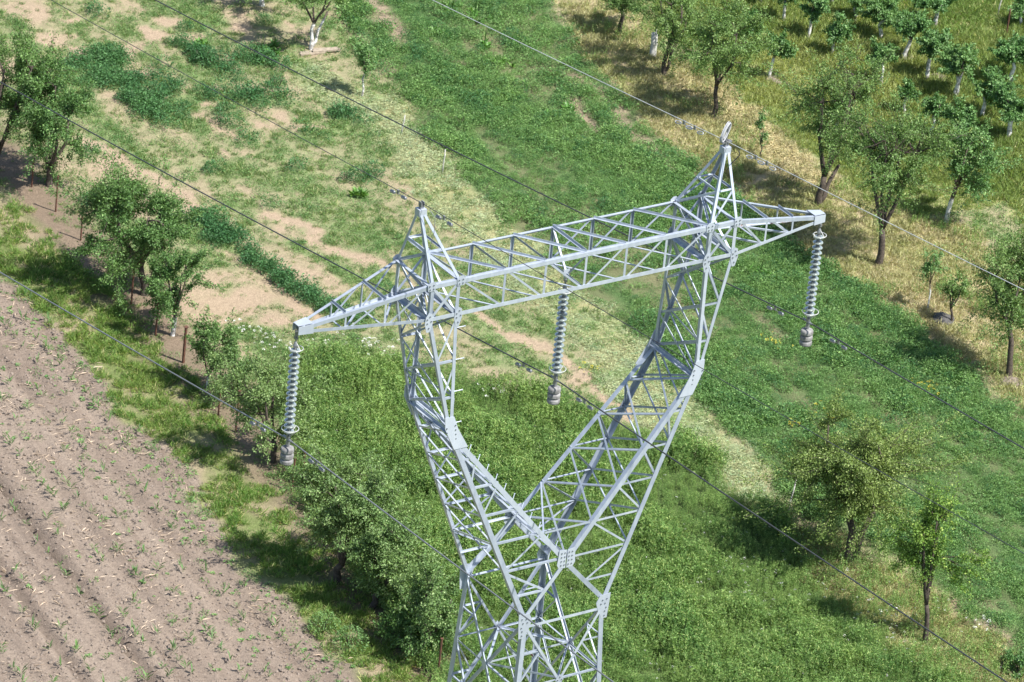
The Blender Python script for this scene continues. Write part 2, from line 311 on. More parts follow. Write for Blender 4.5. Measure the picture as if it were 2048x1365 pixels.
BLOB = [(25.97, 65.37, 0.91, 2), (25.61, 63.44, 0.87, 2), (25.36, 61.72, 0.75, 2), (24.99, 60.52, 0.62, 1.8), (26.19, 66.69, 0.55, 1), (25.19, 66.39, 0.46, 0.8), (29.51, 64.4, 0.51, 1.8), (29.47, 63.25, 0.51, 1.5), (29.33, 65.18, 0.4, 0.9), (30.83, 63.39, 0.73, 1.7), (29.54, 62.29, 0.63, 1.7), (27.94, 61.34, 0.72, 1), (29.07, 60.42, 0.81, 1.6), (29.8, 59.89, 0.72, 1.5), (30.77, 61.33, 0.44, 2), (27.32, 59.56, 0.36, 1.6), (25.82, 60.18, 0.62, 1), (30.1, 58.63, 0.72, 1), (31.5, 57.83, 0.72, 1.5), (30.45, 57.14, 0.71, 1), (30.92, 55.17, 0.71, 0.9), (24.15, 57.99, 1.06, 0.6), (25.22, 56.67, 1.06, 0.6), (26.65, 55.63, 0.88, 0.6), (28.13, 55.01, 1.06, 0.6), (28.98, 53.35, 0.88, 0.5), (27.94, 56.41, 0.62, 0.8), (29.36, 56.7, 0.62, 1.2), (26.82, 57.31, 0.53, 0.7), (28.04, 67.36, 1.1, 0.9), (24.75, 64.48, 1.08, 1.5), (26.85, 62.7, 0.9, 1.4), (26.84, 60.88, 0.9, 1), (28.28, 61.2, 0.81, 1.2), (27.63, 65.17, 0.73, 0.8), (25.51, 56.11, 1.23, 0.85), (26.69, 54.31, 1.23, 0.85), (27.12, 51.99, 1.04, 0.8), (28.38, 51.03, 1.04, 0.75), (31.92, 54.75, 0.89, 0.9), (31.18, 51.57, 0.88, 0.9), (26.72, 53.01, 1.05, 0.8), (26.95, 50.37, 0.86, 0.9), (27.26, 48.57, 0.86, 0.9), (25.28, 59.95, 0.89, 1.2), (25.86, 58.82, 0.71, 1), (25.46, 70.32, 1.11, 0.12), (24.97, 67.89, 0.73, 0.15), (28.86, 69.19, 0.74, 0.3), (29.68, 67.65, 0.65, 0.12), (29.83, 65.69, 0.55, 0.1), (28.5, 66.7, 0.46, 0.1), (31.66, 65.9, 0.55, 0.1), (26.95, 58.23, 0.39, 0.05), (28.33, 58.47, 0.39, 0.08), (27.57, 60.36, 0.29, 0.1), (34.06, 66.85, 0.75, 0.5), (33.91, 64.98, 0.74, 0.3), (32.55, 61.29, 0.55, 0.4), (18.84, 47.7, 1.0, 0.08), (20.67, 48.52, 0.84, 0.1), (21.01, 46.77, 0.92, 0.1), (21.19, 45.11, 0.67, 0.15), (19.03, 46.04, 0.83, 0.1), (17.65, 46.63, 0.66, 0.1), (21.13, 54.09, 0.86, 0.2), (21.92, 57.61, 0.7, 0.1), (22.5, 52.67, 0.43, 0.2), (23.0, 54.58, 0.52, 0.1), (25.54, 49.71, 0.43, 0.1), (25.84, 48.55, 0.51, 0.08), (26.16, 47.6, 0.38, 0.1), (24.74, 51.73, 0.31, 0.3), (22.23, 42.31, 0.99, 0.95), (23.53, 42.53, 0.83, 0.8), (21.49, 43.02, 0.66, 0.9), (19.44, 45.08, 0.66, 0.9), (19.96, 43.69, 0.74, 0.9), (23.83, 43.97, 0.67, 0.8), (28.22, 43.67, 0.68, 0.9), (26.47, 39.7, 0.99, 0.8), (25.31, 40.98, 0.66, 0.6), (26.61, 38.1, 0.82, 0.6), (30.47, 40.31, 0.67, 0.7), (31.0, 39.29, 0.67, 1.3), (32.62, 40.18, 0.76, 1.5), (28.0, 37.49, 0.66, 0.3), (29.72, 38.28, 0.66, 0.5), (25.23, 44.96, 0.67, 0.8), (25.86, 46.3, 0.68, 0.9), (24.13, 45.43, 0.5, 0.9), (27.44, 45.62, 0.68, 0.7), (29.03, 44.94, 0.68, 0.8), (21.77, 53.62, 0.18, 1.8), (32.52, 59.9, 0.21, 1.9), (29.75, 66.48, 0.22, 1.9), (27.8, 65.76, 0.16, 1.5), (31.62, 59.67, 0.17, 1.8), (27.43, 57.27, 0.29, 1.8), (25.03, 63.34, 0.18, 1.9), (25.16, 62.85, 0.2, 1.5), (29.26, 60.09, 0.24, 1.8), (25.22, 64.06, 0.14, 1.5), (26.54, 61.07, 0.25, 1.8), (19.25, 55.22, 0.24, 1.9), (26.28, 60.4, 0.26, 1.8), (29.06, 63.5, 0.21, 1.5), (27.15, 58.88, 0.25, 1.9), (32.72, 65.61, 0.24, 1.5), (30.44, 65.66, 0.18, 1.9), (27.1, 61.89, 0.21, 1.5), (21.34, 58.57, 0.18, 1.9), (30.84, 56.69, 0.24, 1.5), (30.48, 64.07, 0.16, 1.9), (28.84, 65.63, 0.22, 1.5), (30.41, 54.36, 0.18, 1.9), (26.49, 51.85, 0.23, 1.5), (25.49, 61.7, 0.15, 1.8), (34.5, 62.7, 0.21, 1.8), (25.18, 52.86, 0.23, 1.9), (31.07, 62.32, 0.15, 1.8), (31.43, 58.93, 0.29, 1.9), (22.39, 61.77, 0.25, 1.5), (31.55, 55.73, 0.14, 1.5), (29.19, 65.2, 0.28, 1.8), (27.19, 54.47, 0.23, 1.5), (31.81, 62.8, 0.23, 1.9), (32.74, 60.21, 0.16, 1.8), (23.74, 62.68, 0.13, 1.5), (27.54, 55.83, 0.29, 1.9), (24.5, 56.17, 0.26, 1.9), (27.14, 69.11, 0.17, 1.8), (23.69, 55.77, 0.19, 1.9), (30.32, 61.14, 0.28, 1.9), (29.54, 53.42, 0.3, 1.8), (27.78, 64.0, 0.24, 1.8), (29.93, 65.54, 0.17, 1.9), (34.69, 60.62, 0.19, 1.8), (25.61, 67.47, 0.25, 0.06), (29.33, 64.3, 0.28, 0.06), (21.67, 56.56, 0.23, 0.06), (26.17, 69.06, 0.25, 0.06), (25.35, 66.48, 0.27, 0.06), (22.74, 51.53, 0.25, 0.06), (33.76, 65.77, 0.21, 0.06), (27.06, 66.43, 0.19, 0.06), (25.04, 49.46, 0.19, 0.06), (22.41, 52.0, 0.2, 0.06), (30.19, 57.31, 0.28, 0.06), (29.2, 58.72, 0.14, 0.06), (36.35, 65.4, 0.12, 0.06), (17.36, 55.02, 0.23, 0.06), (25.95, 69.62, 0.14, 0.06), (30.18, 60.71, 0.25, 0.06), (29.96, 53.86, 0.19, 0.06), (33.23, 61.38, 0.24, 0.06), (23.45, 65.61, 0.22, 0.06), (29.88, 58.84, 0.19, 0.06), (26.61, 53.38, 0.23, 0.06), (35.94, 65.05, 0.17, 0.06), (24.87, 50.63, 0.25, 0.06), (22.57, 53.69, 0.21, 0.06), (18.29, 54.5, 0.17, 0.06), (23.78, 66.85, 0.15, 0.06), (16.67, 52.67, 0.17, 0.06), (25.93, 56.82, 0.27, 0.06), (28.57, 61.64, 0.19, 0.06), (21.43, 55.1, 0.25, 0.06)]
FOOT = [(26.01, 84.24), (75.25, 65.15), (28.8, 7.32), (-5.29, 23.28)]
X0, X1, Y0, Y1, ST = -8.0, 74.0, 5.0, 84.0, 0.17
nx = int((X1 - X0) / ST) + 1; ny = int((Y1 - Y0) / ST) + 1
gx = X0 + ST * np.arange(nx); gy = Y0 + ST * np.arange(ny)
GX, GY = np.meshgrid(gx, gy)
P2 = np.stack([GX.ravel(), GY.ravel()], 1)
def vnoise(P, s, seed):
    r = np.random.default_rng(seed).random((256, 256))
    q = P / s + 100.0
    i = np.floor(q).astype(int); f = q - i; f = f * f * (3 - 2 * f)
    a = r[i[:, 0] & 255, i[:, 1] & 255]; b = r[(i[:, 0] + 1) & 255, i[:, 1] & 255]
    c = r[i[:, 0] & 255, (i[:, 1] + 1) & 255]; d = r[(i[:, 0] + 1) & 255, (i[:, 1] + 1) & 255]
    return (a * (1 - f[:, 0]) + b * f[:, 0]) * (1 - f[:, 1]) + (c * (1 - f[:, 0]) + d * f[:, 0]) * f[:, 1] - 0.5
def fbm(P, s, seed): return vnoise(P, s, seed) + 0.5 * vnoise(P, s / 2.1, seed + 1) + 0.3 * vnoise(P, s / 4.3, seed + 2)
def sdist(poly, P):
    P = P.astype(np.float32); poly = np.array(poly, np.float32); best = np.full(len(P), 1e9, np.float32); ins = np.zeros(len(P), bool)
    for a, b in zip(poly, np.roll(poly, -1, 0)):
        e = b - a; w = P - a
        t = np.clip((w @ e) / (e @ e), 0, 1)
        d = w - t[:, None] * e
        best = np.minimum(best, (d * d).sum(1))
        c = (a[1] > P[:, 1]) != (b[1] > P[:, 1])
        ins ^= c & (P[:, 0] < e[0] * (P[:, 1] - a[1]) / (e[1] + 1e-12) + a[0])
    return np.where(ins, 1, -1) * np.sqrt(best)
WARP = P2 + np.stack([fbm(P2, 1.3, 5), fbm(P2, 1.3, 9)], 1) * 0.75
def smooth(x, a, b):
    t = np.clip((x - a) / (b - a), 0, 1); return t * t * (3 - 2 * t)
def along(P, sx_, sy_, seed):
    """noise drawn out along the drill rows"""
    q = np.stack([P @ V(-0.9917, 0.1285) / sx_, P @ V(0.1285, 0.9917) / sy_], 1)
    return vnoise(q, 1.0, seed) + 0.5 * vnoise(q * 2.1, 1.0, seed + 1)
MK = {}
for k, (poly, fe) in POLY.items(): MK[k] = smooth(sdist(poly, WARP), -fe, fe)
# greenness of the sandy plots: blobs and bands of vegetation, bands of bare soil
green = np.full(len(P2), 0.57) + 0.45 * fbm(P2, 2.2, 21) + 0.55 * along(P2, 0.9, 6.0, 22) + 0.3 * fbm(P2, 0.7, 33)
lush = np.zeros(len(P2))
for (x, y, r, g) in BLOB:
    d = np.hypot(WARP[:, 0] - x, WARP[:, 1] - y)
    w = 1 - smooth(d, r * 0.55, r * 1.15)
    if g > 1: lush = np.maximum(lush, w * (g - 1)); g = 1.0
    green = green * (1 - w) + (g + 0.25 * fbm(P2, 0.8, 41)) * w
bare = np.zeros(len(P2))
for (pts, wd, g) in BAND:
    d = np.full(len(P2), 1e9)
    for a, b in zip(pts[:-1], pts[1:]):
        a = V(*a); e = V(*b) - a; w = WARP - a
        t = np.clip((w @ e) / (e @ e), 0, 1)
        d = np.minimum(d, np.linalg.norm(w - t[:, None] * e, axis=1))
    w = 1 - smooth(d, wd * 0.4, wd * 1.0)
    if g < 0: bare = np.maximum(bare, w * (-g))
    elif g > 1:
        lush = np.maximum(lush, w * (g - 1)); green = green * (1 - w) + w
    else: green = green * (1 - w) + (g + 0.25 * fbm(P2, 0.8, 44)) * w
lush = lush * np.clip(.95 + 1.5 * fbm(P2, 0.7, 46) + .8 * along(P2, .5, 2.5, 47), 0.05, 1)
green = np.clip(green, 0, 1)
# one weight per kind of cover; later kinds lie over earlier ones
order = ['sandy', 'orchard', 'dry', 'alfalfa', 'mown', 'meadow', 'dryweed', 'verge', 'field']
WT = {k: np.zeros(len(P2)) for k in order}
WT['sandy'][:] = 1
for k in order[1:]:
    for j in order: WT[j] *= (1 - MK[k])
    WT[k] += MK[k]
hay2 = MK['swath'] * WT['dry'] + MK['swath'] * WT['orchard']
n1 = fbm(P2, 3.5, 61); n2 = fbm(P2, 1.1, 71)
SAND = V(0.42, 0.32, 0.225); DARKSOIL = V(0.17, 0.13, 0.085)
def lerp(a, b, t): return a * (1 - t[:, None]) + b * t[:, None]
one = np.ones((len(P2), 1))
gcol = {
 'sandy': lerp(lerp(SAND * one, V(0.42, 0.325, 0.225) * one, np.clip(n1 + 0.5, 0, 1)), V(0.20, 0.27, 0.11) * one, np.clip(green * 1.1 - 0.15, 0, 0.9)),
 'orchard': lerp(V(0.23, 0.30, 0.10) * one, V(0.38, 0.37, 0.17) * one, np.clip(n1 * 1.3 + 0.4, 0, 1)),
 'dry': lerp(V(0.46, 0.38, 0.235) * one, V(0.28, 0.27, 0.11) * one, np.clip(n2 * 1.2 + 0.35, 0, 1)),
 'alfalfa': lerp(V(0.09, 0.16, 0.055) * one, V(0.21, 0.20, 0.11) * one, np.clip(.3 + 0.5 * n2 + .9 * along(P2, .8, 7.0, 97), 0, 1)),
 'mown': lerp(V(0.24, 0.30, 0.13) * one, V(0.40, 0.36, 0.19) * one, np.clip(n2 * 1.3 + 0.4, 0, 1)),
 'meadow': V(0.10, 0.15, 0.05) * one,
 'dryweed': lerp(V(0.30, 0.25, 0.12) * one, V(0.17, 0.19, 0.07) * one, np.clip(n2 + 0.5, 0, 1)),
 'verge': lerp(V(0.18, 0.22, 0.08) * one, V(0.34, 0.28, 0.18) * one, np.clip(n2 * 1.6 + 0.38, 0, 1)),
 'field': lerp(V(0.315, 0.252, 0.200) * one, V(0.215, 0.168, 0.133) * one, np.clip(.30 + .5 * n1 + 1.15 * along(P2, .28, 12.0, 95), 0, 1)),
}
ALB = sum(gcol[k] * WT[k][:, None] for k in order)
ALB = lerp(ALB, (V(0.34, 0.265, 0.19) * one), np.clip(bare * (WT['alfalfa'] + 0.6 * WT['sandy'] + 0.8 * WT['mown'] + WT['meadow']), 0, 1))
ALB = lerp(ALB, (V(0.40, 0.33, 0.18) * one), np.clip(hay2, 0, 1) * 0.8)
RD = V(-0.1285, -0.9917); RN = V(RD[1], -RD[0]); RO = (9.06, 37.46)
off = (P2 - V(*RO)) @ RN
rut = sum(np.exp(-((off - o) / 0.13) ** 2) for o in [1.93, 1.9, 3.85])
ALB = lerp(ALB, V(0.135, 0.108, 0.088) * one, np.clip(rut * WT['field'] * (.55 + .6 * vnoise(P2, .5, 99)), 0, 1))
fence_shade = np.full(len(P2), 1e9)
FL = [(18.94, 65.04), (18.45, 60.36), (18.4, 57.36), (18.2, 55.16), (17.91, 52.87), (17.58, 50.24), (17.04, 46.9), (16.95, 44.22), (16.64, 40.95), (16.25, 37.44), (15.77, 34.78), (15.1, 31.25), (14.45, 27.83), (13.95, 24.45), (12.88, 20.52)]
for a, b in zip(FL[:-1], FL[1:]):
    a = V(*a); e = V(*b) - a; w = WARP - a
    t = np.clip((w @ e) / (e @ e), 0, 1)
    fence_shade = np.minimum(fence_shade, np.linalg.norm(w - t[:, None] * e, axis=1))
fence_shade = (1 - smooth(fence_shade, .5, 1.9)) * (1 - WT['field'])
ALB = lerp(ALB, V(0.205, 0.155, 0.112) * one, fence_shade * .85)  # darker soil along the fence: shade of the trees painted into the ground colour
# relief: drilled rows and wheel ruts of the maize field, slight unevenness elsewhere
rows = np.cos(2 * PI * off / 0.70)
Z = GZ + 0.05 * fbm(P2, 3.0, 81) + 0.03 * fbm(P2, 0.8, 87) * (1 - WT['field'])
Z += WT['field'] * (0.035 * rows - 0.13 * rut + 0.035 * vnoise(P2, 0.35, 91))
ZI = Z.reshape(ny, nx)
def gi(x, y):
    i = np.clip(np.round((np.asarray(x) - X0) / ST).astype(int), 0, nx - 1); j = np.clip(np.round((np.asarray(y) - Y0) / ST).astype(int), 0, ny - 1)
    return j * nx + i
def gz(x, y): return float(Z[gi(x, y)])
def ground():
    """one sheet: fine where the photograph looks, reaching out to the horizon beyond"""
    ring = [20., 60., 150., 400., 1000., 2500.]
    xs = np.concatenate([[X0 - r for r in ring[::-1]], gx, [X1 + r for r in ring]])
    ys = np.concatenate([[Y0 - r for r in ring[::-1]], gy, [Y1 + r for r in ring]])
    k = len(ring)
    AX, AY = np.meshgrid(xs, ys)
    A = np.stack([AX.ravel(), AY.ravel()], 1)
    ci = gi(A[:, 0], A[:, 1])
    inn = ((A[:, 0] >= X0 - 1e-6) & (A[:, 0] <= X1 + 0.2) & (A[:, 1] >= Y0 - 1e-6) & (A[:, 1] <= Y1 + 0.2))
    zz = np.where(inn, Z[ci], GZ)
    far = V(0.11, 0.14, 0.05) * (1 + 0.5 * fbm(A, 60.0, 3))[:, None]
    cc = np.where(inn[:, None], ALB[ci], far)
    w, h = len(xs), len(ys)
    me = bpy.data.meshes.new('ground')
    me.vertices.add(w * h)
    me.vertices.foreach_set('co', np.stack([A[:, 0], A[:, 1], zz], 1).reshape(-1))
    q = (np.arange(h - 1)[:, None] * w + np.arange(w - 1)[None]).reshape(-1)
    quad = np.stack([q, q + 1, q + 1 + w, q + w], 1).reshape(-1).astype(np.int32)
    nf = len(q)
    me.loops.add(nf * 4); me.loops.foreach_set('vertex_index', quad)
    me.polygons.add(nf); me.polygons.foreach_set('loop_start', (np.arange(nf) * 4).astype(np.int32))
    me.polygons.foreach_set('use_smooth', np.ones(nf, bool))
    a = me.attributes.new('cover', 'FLOAT_COLOR', 'POINT')
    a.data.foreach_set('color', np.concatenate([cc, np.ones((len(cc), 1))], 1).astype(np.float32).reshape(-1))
    f = me.attributes.new('tilled', 'FLOAT', 'POINT')
    f.data.foreach_set('value', np.where(inn, WT['field'][ci], 0).astype(np.float32))
    me.update(calc_edges=True)
    mt, n, l = newmat('ground_cover')
    b = n['Principled BSDF']; b.inputs['Roughness'].default_value = 0.95; b.inputs['Specular IOR Level'].default_value = 0.1
    at = n.new('ShaderNodeAttribute'); at.attribute_name = 'cover'
    g = n.new('ShaderNodeNewGeometry')
    def noise(s, d, r=0.6):
        t = n.new('ShaderNodeTexNoise'); t.inputs['Scale'].default_value = s; t.inputs['Detail'].default_value = d; t.inputs['Roughness'].default_value = r
        l.new(g.outputs['Position'], t.inputs['Vector']); return t
    na, nb = noise(7, 6, 0.7), noise(28, 4, 0.7)
    ad = n.new('ShaderNodeMath'); ad.operation = 'ADD'; l.new(na.outputs['Fac'], ad.inputs[0]); l.new(nb.outputs['Fac'], ad.inputs[1])
    mr = n.new('ShaderNodeMapRange'); mr.inputs['From Min'].default_value = 0.7; mr.inputs['From Max'].default_value = 1.3
    mr.inputs['To Min'].default_value = 0.68; mr.inputs['To Max'].default_value = 1.28
    l.new(ad.outputs[0], mr.inputs['Value'])
    vm = n.new('ShaderNodeVectorMath'); vm.operation = 'SCALE'
    l.new(at.outputs['Color'], vm.inputs[0]); l.new(mr.outputs['Result'], vm.inputs['Scale'])
    l.new(vm.outputs[0], b.inputs['Base Color'])
    bm = n.new('ShaderNodeBump'); bm.inputs['Strength'].default_value = 0.8; bm.inputs['Distance'].default_value = 0.05
    l.new(ad.outputs[0], bm.inputs['Height']); l.new(bm.outputs['Normal'], b.inputs['Normal'])
    me.materials.append(mt)
    tag(link('ground', me), kind='structure')
ground()

# ------------------------------------------------------------------ transmission tower
TZ = dict({'az': 0.6184, 'el': 0.4738, 'roll': 0.0967, 'lf': 9.3394, 'ax': 1139.3303, 'ay': 479.1284, 'dist': 133.2421, 'xi': 3.503, 'xo': 4.3035, 'w': 0.7536, 'h': 0.9383, 'xt': 7.4, 'zt': -0.8289, 'xa': 4.2667, 'za': 1.547, 'zk': -3.9362, 'xki': 3.443, 'xko': 3.5608, 'wk': 0.8971, 'zc': -7.9902, 'wc': 1.1627, 'zw': -9.4347, 'xw': 1.1632, 'ww': 1.2981, 'L': 2.599, 'nx': 0.325, 'xn': 1.1354})
XI, XO, WB, HB, XN = TZ['xi'], TZ['xo'], TZ['w'], TZ['h'], TZ['xn']
tower = empty('transmission_tower', (0, 0, GZ), 'pale blue-grey painted steel lattice tower with a forked window top carrying three lines', 'transmission tower')
ORG = V(0, 0, GZ)
CEN = V(0, 0, -4.5)
def nrm(v):
    v = np.asarray(v, float); return v / (np.linalg.norm(v) + 1e-12)
def angle(name, a, b, s, u, v, t=0.009, mat=None, s2=None, pull=0.0):
    """rolled steel angle from a to b; heel on the line, flange s along u, flange s2 along v"""
    a = np.asarray(a, float); b = np.asarray(b, float)
    d = nrm(b - a); s *= 0.82; s2 = s2 * 0.82 if s2 else None
    if pull: a = a + d * pull; b = b - d * pull
    u = nrm(u - d * (np.asarray(u, float) @ d)); 
    v = np.asarray(v, float); v = v - d * (v @ d); v = nrm(v - u * (v @ u))
    s2 = s2 or s
    prof = [(0, 0), (s, 0), (s, t), (t, t), (t, s2), (0, s2)]
    vs = [p + u * x + v * y - ORG for p in (a, b) for x, y in prof]
    fs = [(i, (i + 1) % 6, 6 + (i + 1) % 6, 6 + i) for i in range(6)] + [(5, 4, 3, 2, 1, 0)[::1], (6, 7, 8, 9, 10, 11)]
    if np.cross(u, v) @ d > 0: fs = [f[::-1] for f in fs]
    q = MB(); q.add(vs, fs)
    return q.build(name, mat or M['steel'], tower)
def brace(a, b, n, s=0.065, name='brace', side=1, inset=0.012, mat=None, pull=0.04, twist=1):
    """bracing member in a lattice face whose outward normal is n"""
    n = nrm(n); a = np.asarray(a, float); b = np.asarray(b, float)
    d = nrm(b - a); u = np.cross(n, d) * side
    a = a - n * inset - u * s / 2; b = b - n * inset - u * s / 2
    return angle(name, a, b, s, u, -n * twist, t=0.007, mat=mat, pull=pull)
def plate(pts, n, name='gusset_plate', t=0.012, bolts=(), lift=0.004, mat=None):
    """flat steel plate: polygon, thickness t along n, with bolt heads as sub-parts"""
    n = nrm(n); P = [np.asarray(p, float) + n * lift for p in pts]
    k = len(P); q = MB()
    vs = [p - ORG for p in P] + [p + n * t - ORG for p in P]
    if np.cross(P[1] - P[0], P[2] - P[1]) @ n < 0:
        fs = [tuple(range(k)), tuple(range(2 * k - 1, k - 1, -1))] + [(i, k + i, k + (i + 1) % k, (i + 1) % k) for i in range(k)]
    else:
        fs = [tuple(range(k - 1, -1, -1)), tuple(range(k, 2 * k))] + [(i, (i + 1) % k, k + (i + 1) % k, k + i) for i in range(k)]
    q.add(vs, fs)
    o = q.build(name, mat or M['plate'], tower)
    e1 = nrm(P[1] - P[0]); e2 = np.cross(n, e1)
    if len(bolts):
        for p in bolts:
            bm_ = MB(); c = np.asarray(p, float) + n * (lift + t) - ORG
            top = [c + 0.0155 * (math.cos(k_ * PI / 3) * e1 + math.sin(k_ * PI / 3) * e2) for k_ in range(6)]
            bm_.add(top + [p_ + n * 0.022 for p_ in top], [(6, 7, 8, 9, 10, 11)] + [(i, (i + 1) % 6, 6 + (i + 1) % 6, 6 + i) for i in range(6)])
            bm_.build('bolt', M['bolt'], o)
    return o
def T(x, s): return V(x, s * WB, 0)
def B(x, s): return V(x, s * WB, -HB)
FZ = TZ['zk']; ZC = TZ['zc']; ZW = TZ['zw']
def yk(z):                                               # half depth of the tower at height z
    if z >= -HB: return WB
    pts = [(-HB, WB), (FZ, TZ['wk']), (ZC, TZ['wc']), (ZW, TZ['ww'])]
    for (z0, y0), (z1, y1) in zip(pts, pts[1:]):
        if z >= z1: return y0 + (y1 - y0) * (z - z0) / (z1 - z0)
    return TZ['ww'] + 0.045 * (ZW - z)
def xin(z):
    if z >= FZ: return XI + (TZ['xki'] - XI) * (z + HB) / (FZ + HB)
    return TZ['xki'] * (1 - (z - FZ) / (ZC - FZ))
def xout(z):
    if z >= FZ: return XO + (TZ['xko'] - XO) * (z + HB) / (FZ + HB)
    if z >= ZW: return TZ['xko'] + (TZ['xw'] - TZ['xko']) * (z - FZ) / (ZW - FZ)
    return TZ['xw'] + 0.045 * (ZW - z)
def LI(z, sx, sy): return V(sx * xin(z), sy * yk(z), z)
def LO(z, sx, sy): return V(sx * xout(z), sy * yk(z), z)
EX, EY, EZ = V(1, 0, 0), V(0, 1, 0), V(0, 0, 1)
NODE = [-XI, -2 * XN, -XN, 0, XN, 2 * XN, XI]
# --- beam: four chords, lattice on the four sides
for s in (-1, 1):
    angle('top_chord', T(-XO, s), T(XO, s), 0.105 if s < 0 else 0.085, -s * EY, -EZ, 0.011, s2=0.125 if s < 0 else 0.085)
    angle('bottom_chord', B(-XO, s), B(XO, s), 0.095, -s * EY, EZ, 0.011, s2=0.115)
    nf = s * EY
    for i, x in enumerate(NODE):
        if 0 < i < 6: brace(T(x, s), B(x, s), nf, 0.075, 'upright', side=-1 if s < 0 else 1, pull=0.02)
    for i in range(3):
        brace(T(NODE[i], s) + V(0.05, 0, -.03), B(NODE[i + 1], s) + V(-0.06, 0, .05), nf, 0.06, side=1)
        brace(T(NODE[6 - i], s) + V(-0.05, 0, -.03), B(NODE[5 - i], s) + V(0.06, 0, .05), nf, 0.06, side=-1)
for i in range(6):
    a = T(NODE[i], 1); b = T(NODE[i + 1], -1)
    d = nrm(b - a); u = np.cross(d, EZ)
    angle('brace', a + EZ * 0.004, b + EZ * 0.004, 0.055, u if u[1] < 0 else -u, EZ, 0.007, s2=0.075, pull=0.04)
    a = B(NODE[i], 1); b = B(NODE[i + 1], -1)
    angle('brace', a - EZ * 0.004, b - EZ * 0.004, 0.06, u if u[1] < 0 else -u, -EZ, 0.007, s2=0.05, pull=0.04)
angle('strut', T(0, 1) + EZ * 0.004, T(0, -1) + EZ * 0.004, 0.06, -EX, EZ, 0.008, s2=0.085, pull=0.03)
angle('strut', B(0, 1), B(0, -1), 0.07, -EX, EZ, 0.008, s2=0.07, pull=0.03)
HANG = V(0, 0, -HB)
for s in (-1, 1): angle('brace', T(0, s), HANG + V(0, s * 0.05, 0.08), 0.06, EX, -EZ, 0.007, s2=0.06, pull=0.03)
plate([HANG + V(-0.09, 0.0, 0.16), HANG + V(0.09, 0.0, 0.16), HANG + V(0.07, 0.0, -0.06), HANG + V(-0.07, 0.0, -0.06)], -EY, 'hanger_plate')
# --- cages above the two columns
for sx in (-1, 1):
    for sy in (-1, 1):
        n = sy * EY
        for x, dx in ((XI, 1), (XO, -1)):
            angle('cage_post', T(sx * x, sy), B(sx * x, sy), 0.11, sx * dx * EX, -sy * EY, 0.011)
        brace(T(sx * XI, sy), B(sx * XO, sy), n, 0.085, side=sx)
        brace(T(sx * XO, sy), B(sx * XI, sy), n, 0.085, side=-sx, inset=0.035)
        for x in (XI, XO):                               # front and rear gusset plates at the beam
            c = B(sx * x, sy)
            pts = [c + V(a_ * 0.14, 0, b_ * 0.14) for a_, b_ in ((-.62, .9), (-.1, 1.7), (.62, 1.3), (.8, -.3), (.3, -1.9), (-.3, -1.9), (-.75, -.3))]
            bo = [c + V(a_ * 0.14, 0, b_ * 0.14) for a_, b_ in ((-.35, .55), (.15, 1.0), (-.3, -.2), (.45, .1), (0.05, -1.1))] if sy < 0 else ()
            plate(pts, n, bolts=bo)
            c = T(sx * x, sy)
            pts = [c + V(a_ * 0.11, 0, b_ * 0.11) for a_, b_ in ((-1, 0.3), (-.3, .9), (.5, .9), (1.1, .3), (.9, -1.3), (-.8, -1.3))]
            bo = [c + V(a_ * 0.11, 0, b_ * 0.11) for a_, b_ in ((-.55, 0), (.45, .1), (-.4, -.8), (.45, -.75))] if sy < 0 else ()
            plate(pts, n, bolts=bo)
    for x in (XI, XO):
        for f, w_ in ((T, 0.10), (B, 0.12)):             # heavy cross members between front and rear
            angle('cross_member', f(sx * x, 1), f(sx * x, -1), w_, -EX, EZ if f is B else -EZ, 0.011, pull=0.03)
            if f is B: angle('cross_member', f(sx * x, 1) + EX * 0.05, f(sx * x, -1) + EX * 0.05, w_, EX, EZ, 0.011, pull=0.03)
        nn = sx * EX * (1 if x == XO else -1)
        brace(T(sx * x, 1), B(sx * x, -1), nn, 0.075, side=1)
        brace(B(sx * x, 1), T(sx * x, -1), nn, 0.075, side=-1, inset=0.035)
    for f in (T, B):                                     # plan bracing
        angle('brace', f(sx * XI, -sx), f(sx * XO, sx), 0.06, EY, EZ if f is T else -EZ, 0.007, pull=0.06)
